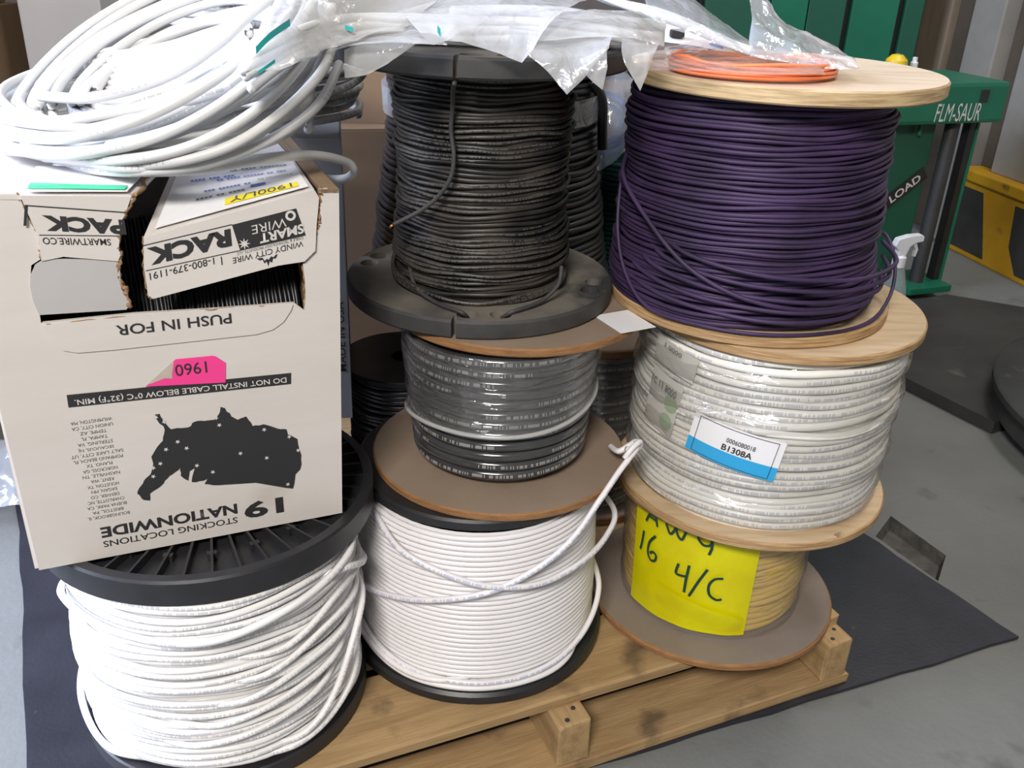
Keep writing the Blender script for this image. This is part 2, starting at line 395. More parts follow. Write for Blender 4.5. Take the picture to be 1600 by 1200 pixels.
MT['cabinet'] = pbr('pale_grey_sheet', (0.66, 0.66, 0.69), 0.5, (0.60, 0.60, 0.63), 4)
MT['boxgrey'] = pbr('grey_white_card', (0.30, 0.295, 0.30), 0.7, (0.26, 0.255, 0.26), 5)

# ------------------------------------------------------------------ the hall
# floor with a broken-out rectangular pit beside the mat
def build_floor():
    h = [atz(1392, 806, 0), atz(1478, 868, 0), atz(1466, 908, 0), atz(1368, 838, 0)]
    h = [(p.x, p.y) for p in h]
    mid = (sum(p[0] for p in h)/4, sum(p[1] for p in h)/4)
    X0, X1, Y0, Y1 = -5.0, 5.0, -3.0, 5.6
    outer = [(X0, Y1), (X1, Y1), (X1, Y0), (X0, Y0)]
    vs = [(x, y, 0) for x, y in h] + [(x, y, 0) for x, y in outer] + [(mid[0]+(x-mid[0])*0.9, mid[1]+(y-mid[1])*0.9, -0.025) for x, y in h]
    fs = [(i, (i+1) % 4, 4+(i+1) % 4, 4+i) for i in range(4)]
    fs = [tuple(reversed(f)) for f in fs] + [(i, 8+i, 8+(i+1) % 4, (i+1) % 4) for i in range(4)] + [(8, 11, 10, 9)]
    me = mesh('floor', vs, fs, mats=[0]*4+[1]*5)
    bm = bmesh.new(); bm.from_mesh(me); bmesh.ops.recalc_face_normals(bm, faces=bm.faces)
    if sum(f.normal.z for f in bm.faces) < 0: bmesh.ops.reverse_faces(bm, faces=bm.faces)
    bm.to_mesh(me); bm.free()
    struct(link('floor', me, [MT['concrete'], MT['hole']]), 'grey stained concrete floor with a broken pit')
build_floor()
struct(box('wall_back', 10.2, 0.1, 4.0, MT['wall'], None, (0, 5.6, 2.0)), 'dim brown back wall of the hall')

# left wall with the open dock door the daylight comes through
wl = struct(box('wall_left', 0.1, 3.4, 4.0, MT['wall'], None, (-3.75, 3.9, 2.0)), 'brown side wall beside the open door')

# right wall: pillars above a striped base
WA = Vector((1.62, 3.41, 0)); WD = Vector((0.209, -0.978, 0)).normalized(); WN = Vector((-WD.y, WD.x, 0))   # WN points into the wall
if WN.x < 0: WN = -WN
def wall_piece(name, s0, s1, z0, z1, off, mat, label, thick=0.25, par=None):
    c = WA + WD*((s0+s1)/2) + WN*(off+thick/2)
    o = box(name, s1-s0, thick, z1-z0, mat, par, (c.x, c.y, (z0+z1)/2), (0, 0, math.atan2(WD.y, WD.x)), bev=0.006)
    return struct(o, label)
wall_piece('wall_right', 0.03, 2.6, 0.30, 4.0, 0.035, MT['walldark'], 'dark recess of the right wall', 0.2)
wall_piece('trim_1', -0.14, 0.025, 0.0, 4.0, -0.02, MT['wallgrey'], 'pale grey concrete pillar beside the green machine', 0.3)
wall_piece('trim_2', 0.13, 1.9, 0.30, 4.0, 0.0, MT['wallgrey'], 'pale grey wall panel above the striped base', 0.28)
wall_piece('trim_3', -0.48, -0.29, 0.0, 4.0, 0.0, MT['walltan'], 'tan concrete pillar behind the green machine', 0.3)
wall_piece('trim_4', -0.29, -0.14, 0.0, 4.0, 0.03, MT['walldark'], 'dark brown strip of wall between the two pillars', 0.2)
wall_piece('trim_5', -1.0, -0.48, 0.0, 4.0, 0.06, MT['walltan'], 'dim tan wall behind the tall green machine', 0.2)
base = wall_piece('baseboard_right', 0.03, 2.0, 0.0, 0.262, -0.035, MT['yellow'], 'yellow safety base with slanted black stripes', 0.3)
# slanted black stripes, proud of the yellow face by a coat of paint, and a yellow lip on top
def wall_poly(name, pts, off, thick, mat, par):
    me = poly_prism(name, pts, thick)
    o = link(name, me, mat, None)
    mw = Matrix.Translation(WA + WN*off) @ Matrix.Rotation(math.atan2(WD.y, WD.x), 4, 'Z')
    o.parent = par; o.matrix_parent_inverse = Matrix.Identity(4)
    o.matrix_local = Matrix.LocRotScale(par.location, par.rotation_euler, None).inverted() @ mw
    return o
struct(wall_piece('trim_6', 0.03, 2.0, 0.262, 0.300, -0.055, MT['yellow'], 'yellow lip along the top of the striped base', 0.32))
for s0 in (0.03, 0.40, 0.85, 1.3):
    wall_poly('stripe', [(s0+0.02, 0.02), (s0+0.22, 0.02), (s0+0.14, 0.235), (s0-0.06 if s0 > 0.1 else 0.032, 0.235), (s0-0.04 if s0 > 0.1 else 0.032, 0.10)][:5], -0.038, 0.004, MT['stripeblack'], base)

# ------------------------------------------------------------------ rubber sheet on the floor
def slab(name, pts, z0, z1, mats, jag=0.0, n=1):
    P = []
    for i in range(len(pts)):
        a, b = Vector(pts[i]), Vector(pts[(i+1) % len(pts)])
        for k in range(n):
            t = k/n; p = a.lerp(b, t)
            if k and jag: p += Vector((random.uniform(-jag, jag), random.uniform(-jag, jag)))
            P.append(p)
    bm = bmesh.new()
    lo = [bm.verts.new((p.x, p.y, z0)) for p in P]; hi = [bm.verts.new((p.x, p.y, z1)) for p in P]
    bm.faces.new(hi); bm.faces.new(list(reversed(lo)))
    for i in range(len(P)):
        j = (i+1) % len(P); bm.faces.new((lo[i], lo[j], hi[j], hi[i]))
    bmesh.ops.recalc_face_normals(bm, faces=bm.faces)
    return link(name, bm_mesh(name, bm), mats)
matp = [(0.833, 1.181), (0.350, 2.02), (-1.14, 1.87), (-0.49, 0.634)]
tag(slab('rubber_mat', matp, 0.001, 0.007, MT['mat'], 0.003, 24), 'large black rubber mat under the wooden pallet', 'mat')

# ------------------------------------------------------------------ pallet
PA = math.radians(24.0)
PU = Vector((math.cos(PA), math.sin(PA), 0)); PV = Vector((-math.sin(PA), math.cos(PA), 0))
PO = Vector((0.515, 1.062, 0.0074))       # front right corner on the mat
PT = 0.110                               # deck height
pal = empty('wooden_pallet', PO, 'weathered wooden pallet under the stacked cable reels', 'pallet', rot=(0, 0, PA))
DEP = 0.88
def board(name, L, W, T, x, y, z, parent=pal):
    return box(name, L, W, T, MT['wood'], parent, (x, y, z), (0, 0, random.uniform(-0.006, 0.006)), bev=0.003, rough=0.0008)
H0 = PT-0.007
for s in (-0.026, -0.455, -0.885):
    o = box('stringer', DEP, 0.045, H0-0.018-0.016, MT['wood'], pal, (s, DEP/2, 0.016+(H0-0.034)/2), (0, 0, PI/2), bev=0.004, rough=0.0008)
for k, y in enumerate((0.045, 0.44, 0.83)):
    board('bottom_board', 0.92, 0.095, 0.016, -0.455, y, 0.008)
for k, y in enumerate((0.095, 0.235, 0.36, 0.485, 0.61, 0.735, 0.845)):
    board('deck_board', 0.925 if k else 0.915, 0.125 if k == 0 else 0.1, 0.018, -0.462, y, H0-0.009)
for s in (-0.026, -0.455):
    for dx in (-0.008, 0.008):
        link('nail_head', lathe('nail_head', [(0.0, 0.0015), (0.003, 0.0015), (0.0035, 0.0)], 10), MT['steel'], pal, (s+dx, 0.018+dx, H0-0.018))

# ------------------------------------------------------------------ cable reels
def disc_mesh(name, r, t, hole=0.02, bev=0.002):
    prof = [(hole, 0), (r-bev, 0), (r, bev), (r, t-bev), (r-bev, t), (hole, t)]
    return lathe(name, prof, 96, matf=[0, 1, 1, 1, 0, 0], close=True)
def winding(z0, z1, rf, d, amp_z=0.25, amp_r=0.25, seg=72, seed=0, step=0.95, base=True):
    """one long helix of cable with uneven lay; returns points round the z axis"""
    turns = max(2, int((z1-z0-d)/(d*step)))
    pts = []; tot = turns*seg
    rnd = random.Random(seed)
    dr = [rnd.uniform(-1, 1) for _ in range(turns+2)]; dz = [rnd.uniform(-1, 1) for _ in range(turns+2)]
    for i in range(tot+1):
        th = 2*PI*i/seg; k = i/seg
        kk = int(k); f = k-kk; f = f*f*(3-2*f)
        a = dr[kk]*(1-f)+dr[kk+1]*f; b = dz[kk]*(1-f)+dz[kk+1]*f
        c, s = math.cos(th), math.sin(th)
        nq = Vector((c*1.7+seed, s*1.7, k*0.55))
        n1 = noise.noise(nq); n2 = noise.noise(nq+Vector((40, 11, 3)))
        z = z0+d/2+(z1-z0-d)*k/turns + d*amp_z*(0.5*b+1.1*n1)
        z = min(max(z, z0+d/2), z1-d/2)
        r = rf((z-z0)/(z1-z0)) - d/2 + d*amp_r*(0.7*a+0.9*n2)
        pts.append(Vector((r*c, r*s, z)))
    return pts
def radial(i, p): return Vector((p.x, p.y, 0.0001)).normalized()
def add_cable(parent, z0, z1, rf, d, mat, seed, amp_z=0.25, amp_r=0.25, sides=7, seg=72, core=True, phase=0.0, name='wound_cable'):
    pts = winding(z0, z1, rf, d, amp_z, amp_r, seg, seed)
    o = link(name, tube(name, pts, d/2, sides, ref=radial), mat, parent, (0, 0, 0), (0, 0, phase))
    if core:
        prof = [(rf(k/8)-d*1.05, z0+(z1-z0)*k/8) for k in range(9)]
        link('barrel', lathe('barrel', prof, 48), mat, parent)
    return o
def loose(parent, pts, d, mat, name='loose_strand', per=14, sides=8, closed=False):
    pts = [Vector(p) for p in pts]
    if name == 'loose_strand' and parent.name.startswith('cable_reel'):      # both ends dive under the lay
        for k in (0, -1): pts[k].x *= 0.93; pts[k].y *= 0.93
    P = catmull(pts, per, closed)
    return link(name, tube(name, P, d/2, sides, closed, ref=lambda i, p: Vector((p.x, p.y, 0.02)).normalized()), mat, parent)
def cyl(r, deg, z): a = math.radians(deg); return Vector((r*math.cos(a), r*math.sin(a), z))
def boolean_cut(o, cutters):
    for c in cutters:
        md = o.modifiers.new('cut', 'BOOLEAN'); md.operation = 'DIFFERENCE'; md.object = c; md.solver = 'EXACT'
    dg = bpy.context.evaluated_depsgraph_get(); dg.update()
    me = bpy.data.meshes.new_from_object(o.evaluated_get(dg))
    o.modifiers.clear(); o.data = me
    for c in cutters: bpy.data.objects.remove(c)
def cut_box(parent, x, y, z, sx, sy, sz, ang):
    bm = bmesh.new(); box_bm(bm, sx, sy, sz)
    bmesh.ops.bevel(bm, geom=[e for e in bm.edges if abs((e.verts[0].co-e.verts[1].co).z) > sz*0.9], offset=min(sx, sy)*0.45, segments=4, affect='EDGES', profile=0.5)
    return link('cutter', bm_mesh('cutter', bm), None, parent, (x, y, z), (0, 0, ang))
CAMDEG = -90.0     # direction from a reel towards the camera, roughly

# --- reel: white cable, black ribbed plastic flanges, bottom left
R1 = (-0.347, 0.906); R1T = 0.403
def reel_ribbed():
    z0 = PT+0.0012; r = 0.191
    e = empty('cable_reel', (R1[0], R1[1], z0), 'big white cable reel with ribbed black plastic flanges under the printed box', 'cable reel')
    h = R1T-z0
    # top flange: dish with a raised rim, hub and radial ribs
    t = 0.030
    prof = [(0.028, h-0.012), (0.028, h), (0.052, h), (0.052, h-0.011), (r-0.012, h-0.011), (r-0.012, h), (r-0.002, h), (r, h-0.003), (r, h-t), (r-0.004, h-t), (0.05, h-t+0.004), (0.028, h-t+0.004)]
    tf = link('flange', lathe('flange', prof, 96, close=True), MT['black'], e, (-0.006, 0.025, 0))
    bm = bmesh.new(); box_bm(bm, r-0.012-0.052, 0.0026, 0.0105, ((r-0.012+0.052)/2, 0, h-0.0056)); rib = bm_mesh('rib', bm)
    for k in range(40):
        link('rib', rib, MT['black'], tf, (0, 0, 0), (0, 0, 2*PI*k/40))
    bm = bmesh.new(); box_bm(bm, 0.006, 0.010, 0.009, (0.142, 0, h-0.0065)); peg = bm_mesh('rib_peg', bm)
    for k in range(0, 40, 2): link('rib_peg', peg, MT['black'], tf, (0, 0, 0), (0, 0, 2*PI*(k+0.0)/40))
    bf = link('flange', disc_mesh('flange', 0.172, 0.022), [MT['black'], MT['black']], e)
    rf = lambda t: 0.164+0.004*math.sin(t*PI)
    add_cable(e, 0.022, h-t, rf, 0.0078, MT['cwhite'], 11, 0.55, 0.6, 7, 72)
    d = 0.0082
    loose(e, [cyl(0.1660, 190, .20), cyl(0.1750, 225, .238), cyl(0.1790, 255, .232), cyl(0.1810, 285, .225), cyl(0.1800, 315, .240), cyl(0.1770, 345, .252), cyl(0.1640, 12, .258)], d, MT['cwhite'])
    loose(e, [cyl(0.1680, 330, .235), cyl(0.1800, 340, .24), cyl(0.1800, 355, .215), cyl(0.1680, 15, .19), cyl(0.1600, 40, .2)], d, MT['cwhite'])
    loose(e, [cyl(0.1670, 300, .035), cyl(0.1750, 315, .05), cyl(0.1800, 328, .08), cyl(0.1810, 342, .135), cyl(0.1750, 358, .165), cyl(0.1640, 18, .17)], d, MT['cwhite'])
    loose(e, [cyl(0.1660, 292, .028), cyl(0.1720, 312, .036), cyl(0.1760, 330, .052), cyl(0.1780, 345, .09), cyl(0.1680, 5, .14)], d, MT['cwhite'])
    loose(e, [cyl(0.1620, 165, .09), cyl(0.1720, 185, .06), cyl(0.1740, 205, .035), cyl(0.1690, 235, .028), cyl(0.1620, 265, .03)], d, MT['cwhite'])
    for k in range(5):
        a0 = 250+k*9; z = 0.07+k*0.027
        loose(e, [cyl(0.1670, a0, z), cyl(0.1715, a0+25, z+.004), cyl(0.1730, a0+50, z+.014+0.004*k), cyl(0.1720, a0+75, z+.03), cyl(0.1660, a0+100, z+.04)], 0.0076, MT['cwhite'])
    # the broad flange rim peeping out on the far left
    return e
reel_ribbed()

# --- reel: white coax, black flanges, bottom of the middle stack
R2 = (-0.040, 1.060)
def reel_coax():
    z0 = PT+0.0012; h = 0.262
    e = empty('cable_reel', (R2[0], R2[1], z0), 'white coax reel with plain black flanges on the pallet front, middle stack', 'cable reel')
    bf = link('flange', disc_mesh('flange', 0.179, 0.019, bev=0.004), [MT['black'], MT['black']], e)
    cs = []
    for a in (-52, -43):
        cs.append(cut_box(e, 0.1675*math.cos(math.radians(a)), 0.1675*math.sin(math.radians(a)), 0.019, 0.008, 0.014, 0.03, math.radians(a)))
    boolean_cut(bf, cs)
    link('flange', disc_mesh('flange', 0.161, 0.016, bev=0.003), [MT['black'], MT['black']], e, (0, 0.012, h-0.016))
    rf = lambda t: 0.1655-0.009*t*t
    add_cable(e, 0.019, h-0.016, rf, 0.0074, MT['cwhite2'], 3, 0.10, 0.05, 8, 84)
    d = 0.0078
    # end that crosses the front and is knotted to the right
    loose(e, [cyl(0.166, 178, .088), cyl(0.171, 200, .108), cyl(0.173, 225, .133), cyl(0.174, 250, .155), cyl(0.174, 275, .176), cyl(0.174, 295, .200), cyl(0.177, 312, .228), cyl(0.181, 328, .265),
              cyl(0.190, 338, .290), cyl(0.198, 343, .303), cyl(0.204, 347, .311), cyl(0.203, 350.5, .314), cyl(0.194, 351, .306), cyl(0.182, 350, .298), cyl(0.172, 358, .290)], d, MT['cwhite2p'], 'loose_end')
    loose(e, [cyl(0.193, 342, .304), cyl(0.200, 344, .316), cyl(0.207, 347.5, .320), cyl(0.208, 350, .310), cyl(0.200, 348.5, .303), cyl(0.192, 347, .309)], d*0.95, MT['cwhite2'], 'knot')
    loose(e, [cyl(0.169, 215, .238), cyl(0.1735, 240, .220), cyl(0.174, 262, .200), cyl(0.175, 280, .186), cyl(0.176, 300, .180), cyl(0.177, 322, .184), cyl(0.181, 342, .187), cyl(0.184, 356, .196), cyl(0.176, 15, .205)], d, MT['cwhite2p'])
    loose(e, [cyl(0.170, 160, .16), cyl(0.171, 183, .10), cyl(0.172, 205, .062), cyl(0.171, 228, .042), cyl(0.1705, 252, .034), cyl(0.1705, 278, .032), cyl(0.1705, 305, .035), cyl(0.172, 330, .050), cyl(0.173, 350, .085), cyl(0.168, 12, .11)], d, MT['cwhite2p'])
    loose(e, [cyl(0.170, 165, .12), cyl(0.170, 190, .070), cyl(0.171, 212, .036), cyl(0.1715, 240, .0245), cyl(0.1715, 268, .0240), cyl(0.1715, 295, .0245), cyl(0.171, 318, .030), cyl(0.168, 345, .05)], d, MT['cwhite2'])
    loose(e, [cyl(0.168, 170, .14), cyl(0.1745, 192, .09), cyl(0.1765, 212, .052), cyl(0.1755, 236, .036), cyl(0.1735, 256, .033), cyl(0.169, 275, .034)], d, MT['cwhite2'])
    return e
reel_coax()

# --- reel: smoky clear-jacketed cable on fibreboard flanges, stretch wrapped
R3 = (-0.014, 1.080); Z3 = 0.3722
def reel_smoky():
    h = 0.205
    e = empty('cable_reel', (R3[0], R3[1], Z3), 'smoky grey cable reel with brown fibreboard flanges, clear wrapped, middle stack', 'cable reel')
    link('flange', disc_mesh('flange', 0.167, 0.011), [MT['fiber'], MT['fiberedge']], e)
    link('flange', disc_mesh('flange', 0.162, 0.011), [MT['fiber'], MT['fiberedge']], e, (0.016, 0.038, h-0.011))
    rf = lambda t: 0.1125 + 0.012*t
    add_cable(e, 0.011, h-0.011, rf, 0.0142, MT['cclear'], 5, 0.10, 0.06, 10, 72)
    # stretch wrap round the upper part, its lower edge pulled up in a slanted roll
    vs, fs = [], []; A, B = 120, 16
    for i in range(A):
        a = 2*PI*i/A; low = 0.085+0.022*math.sin(a*1+2.0)+0.010*math.sin(2*a+0.5)
        for j in range(B):
            t = j/(B-1); z = low+(h-0.013-low)*t
            r = 0.1195+0.010*t+0.004*math.exp(-t*10)+0.0022*noise.noise(Vector((math.cos(a)*6, math.sin(a)*6, z*60)))
            vs.append((r*math.cos(a), r*math.sin(a), z))
    for i in range(A):
        for j in range(B-1):
            i2 = (i+1) % A; fs.append((i*B+j, i2*B+j, i2*B+j+1, i*B+j+1))
    link('stretch_wrap', mesh('stretch_wrap', vs, fs, True), MT['wrap'], e)
    # rolled edge of the wrap
    P = []
    for i in range(A):
        a = 2*PI*i/A; low = 0.085+0.022*math.sin(a*1+2.0)+0.010*math.sin(2*a+0.5); P.append(Vector((0.1225*math.cos(a), 0.1225*math.sin(a), low)))
    link('wrap_roll', tube('wrap_roll', P, 0.0030, 6, True), MT['film'], e)
    # a paper ticket lying on the top flange
    box('paper_ticket', 0.05, 0.06, 0.0006, MT['paper'], e, (0.148, -0.028, h+0.0006), (0, 0, 0.5))
    return e
reel_smoky()

# --- reel: dusty black cable with black flanges, top of the middle stack
R4 = (-0.047, 1.146); Z4 = 0.5775
def reel_black():
    h = 0.308; ft = 0.023; r = 0.171
    e = empty('cable_reel', (R4[0], R4[1], Z4), 'dusty black cable reel with thick black holed flanges, top of the middle stack', 'cable reel')
    for top in (0, 1):
        f = link('flange', disc_mesh('flange', r, ft, bev=0.003), [MT['dustyblack'], MT['dustyedge']], e, (0, 0, (h-ft) if top else 0))
        cs = []; zc = (h-ft/2) if top else ft/2
        for a in (-93, -78, -20, -8, 160, 172, 60, 75):
            ar = math.radians(a); cs.append(cut_box(e, 0.1485*math.cos(ar), 0.1485*math.sin(ar), zc, 0.023, 0.025, 0.06, ar))
        ar = math.radians(-97.5); cs.append(cut_box(e, 0.170*math.cos(ar), 0.170*math.sin(ar), zc, 0.030, 0.0055, 0.06, ar))
        boolean_cut(f, cs)
    rf = lambda t: 0.1100 - 0.004*t + 0.002*math.sin(t*9)
    add_cable(e, ft, h-ft, rf, 0.0056, MT['cblack'], 8, 0.65, 0.75, 6, 72)
    d = 0.0052
    loose(e, [cyl(0.168, 262, h-ft-.003), cyl(0.150, 260, h-ft-.014), cyl(0.126, 257, h-ft-.035), cyl(0.118, 255, h-ft-.060), cyl(0.120, 257, h-ft-.088), cyl(0.122, 255.5, h-ft-.112), cyl(0.124, 249, h-ft-.134), cyl(0.130, 240, h-ft-.152), cyl(0.147, 229, h-ft-.170)], d, MT['dustyedge'], 'loose_end', 10)
    loose(e, [cyl(0.147, 229, h-ft-.170), cyl(0.150, 228, h-ft-.173)], d*0.6, MT['copper'], 'copper_tip', 2)
    loose(e, [cyl(0.111, 215, .050), cyl(0.119, 232, .034), cyl(0.133, 250, .027), cyl(0.150, 264, .026), cyl(0.153, 267, .016)], d, MT['dustyedge'])
    loose(e, [cyl(0.153, 283, .016), cyl(0.150, 287, .0265), cyl(0.142, 297, .028), cyl(0.136, 307, .031), cyl(0.136, 316, .045), cyl(0.138, 322, .062)], d, MT['dustyedge'])
    for k in range(4):
        loose(e, [cyl(0.111, 170+k*6, .05+k*.004), cyl(0.116, 205, .034+k*.003), cyl(0.119+.001*k, 240, .027+.002*k), cyl(0.119+.001*k, 270, .0262), cyl(0.117, 300, .0265+.002*k), cyl(0.115, 335, .034), cyl(0.110, 0, .05)], 0.0056, MT['cblack'])
    return e
reel_black()

# --- reel: yellow cable, bottom of the right stack
R5 = (0.309, 1.143)
def on_cyl(u, z, r, a0): a = a0+u/r; return Vector((r*math.cos(a), r*math.sin(a), z))
def reel_yellow():
    z0 = PT+0.0012; h = 0.198
    e = empty('cable_reel', (R5[0], R5[1], z0), 'yellow cable reel with worn brown flanges and a yellow taped sign', 'cable reel')
    link('flange', disc_mesh('flange', 0.182, 0.012, bev=0.003), [MT['fibergrey'], MT['fiberedge']], e)
    link('flange', disc_mesh('flange', 0.176, 0.010), [MT['fibergrey'], MT['fiberedge']], e, (0.02, 0.02, h-0.010))
    rf = lambda t: 0.127+0.006*t
    add_cable(e, 0.012, h-0.010, rf, 0.0105, MT['cyellow'], 21, 0.4, 0.35, 8, 72)
    prof = [(0.1315+0.0065*k/10+0.0012*math.sin(k*2.1), 0.0125+(h-0.023)*k/10) for k in range(11)]
    link('stretch_wrap', lathe('stretch_wrap', prof, 80), MT['wrapwhite'], e)
    # yellow tape: two strips wrapped on the front left
    def strip(a0, a1, zf0, zf1, r, name, jag=0.0):
        n, m = 28, 8; vs = []
        for i in range(n+1):
            a = math.radians(a0+(a1-a0)*i/n); zl, zh = zf0(i/n), zf1(i/n)
            for j in range(m+1):
                t = j/m
                rr = r+0.006*(t*0.9)+0.0012*noise.noise(Vector((a*6, t*3, r*100)))
                vs.append((rr*math.cos(a), rr*math.sin(a), zl+(zh-zl)*t))
        fs = [(i*(m+1)+j, (i+1)*(m+1)+j, (i+1)*(m+1)+j+1, i*(m+1)+j+1) for i in range(n) for j in range(m)]
        me = mesh(name, vs, fs, True); o = link(name, me, MT['yellowtape'], e)
        return o
    strip(203, 281, lambda t: 0.022, lambda t: h-0.012, 0.1338, 'yellow_tape')
    strip(226, 278, lambda t: 0.030, lambda t: 0.085-0.028*t, 0.1349, 'yellow_tape')
    strip(203, 278, lambda t: 0.090, lambda t: h-0.012, 0.1343, 'yellow_tape')
    # handwriting in green-black marker
    def stroke(pts, w=0.0021):
        P = catmull([Vector((p[0], p[1], 0)) for p in pts], 6); vs = []; fs = []
        for i, p in enumerate(P):
            a = P[max(i-1, 0)]; b = P[min(i+1, len(P)-1)]; t = (b-a).normalized(); nn = Vector((-t.y, t.x, 0))
            for s in (-1, 1):
                q = p+nn*s*w; rr = 0.1366+0.0068*(q.y/h)
                an = math.radians(q.x); vs.append((rr*math.cos(an), rr*math.sin(an), q.y))
        return vs, [(2*i, 2*i+2, 2*i+3, 2*i+1) for i in range(len(P)-1)]
    def deg_stroke(pts, w=0.0019):
        # x given in degrees: scale so that the stroke width is even
        k = 0.137*PI/180
        P = catmull([Vector((p[0]*k, p[1], 0)) for p in pts], 6); vs = []
        for i, p in enumerate(P):
            a = P[max(i-1, 0)]; b = P[min(i+1, len(P)-1)]; t = (b-a).normalized(); nn = Vector((-t.y, t.x, 0))
            for s in (-1, 1):
                q = p+nn*s*w; rr = 0.1366+0.0068*(q.y/h); an = q.x/0.137
                vs.append((rr*math.cos(an), rr*math.sin(an), q.y))
        return vs, [(2*i, 2*i+2, 2*i+3, 2*i+1) for i in range(len(P)-1)]
    UP = 0.020
    words = [
        [[(214, .150), (216.5, .165), (219, .178)], [(219, .178), (221, .165), (222.5, .152)], [(216, .162), (221.5, .160)]],          # A
        [[(228, .176), (229, .160), (231, .152), (233, .158), (234, .168)], [(234, .168), (235.5, .155), (238, .150), (239.5, .160), (240, .172)]],   # W
        [[(252, .178), (247.5, .172), (247, .160), (250, .152), (253.5, .154), (254, .163), (251.5, .166)], [(254, .163), (254.5, .150), (253.5, .138)]],   # G
        [[(213, .132), (212, .110), (211, .098)]],                                                                                  # 1
        [[(222, .136), (218, .120), (217.5, .102), (220, .093), (223, .096), (223.5, .105), (221, .108), (219, .103)]],              # 6
        [[(238, .110), (237, .094), (240, .092), (244, .094)], [(244, .113), (243.3, .090), (243, .066)]],                            # 4
        [[(254, .114), (250, .090), (246, .062)]],                                                                                    # /
        [[(263, .103), (258.5, .100), (256, .088), (257, .073), (261, .066), (264, .068)]],                                           # C
    ]
    for w in words:
        vs, fs = [], []
        for st in w:
            a, b = deg_stroke([(q[0], min(q[1]+UP, h-0.0125)) for q in st]); k = len(vs); vs += a; fs += [tuple(q+k for q in f) for f in b]
        link('handwritten_mark', mesh('handwritten_mark', vs, fs), MT['marker'], e)
    return e
reel_yellow()

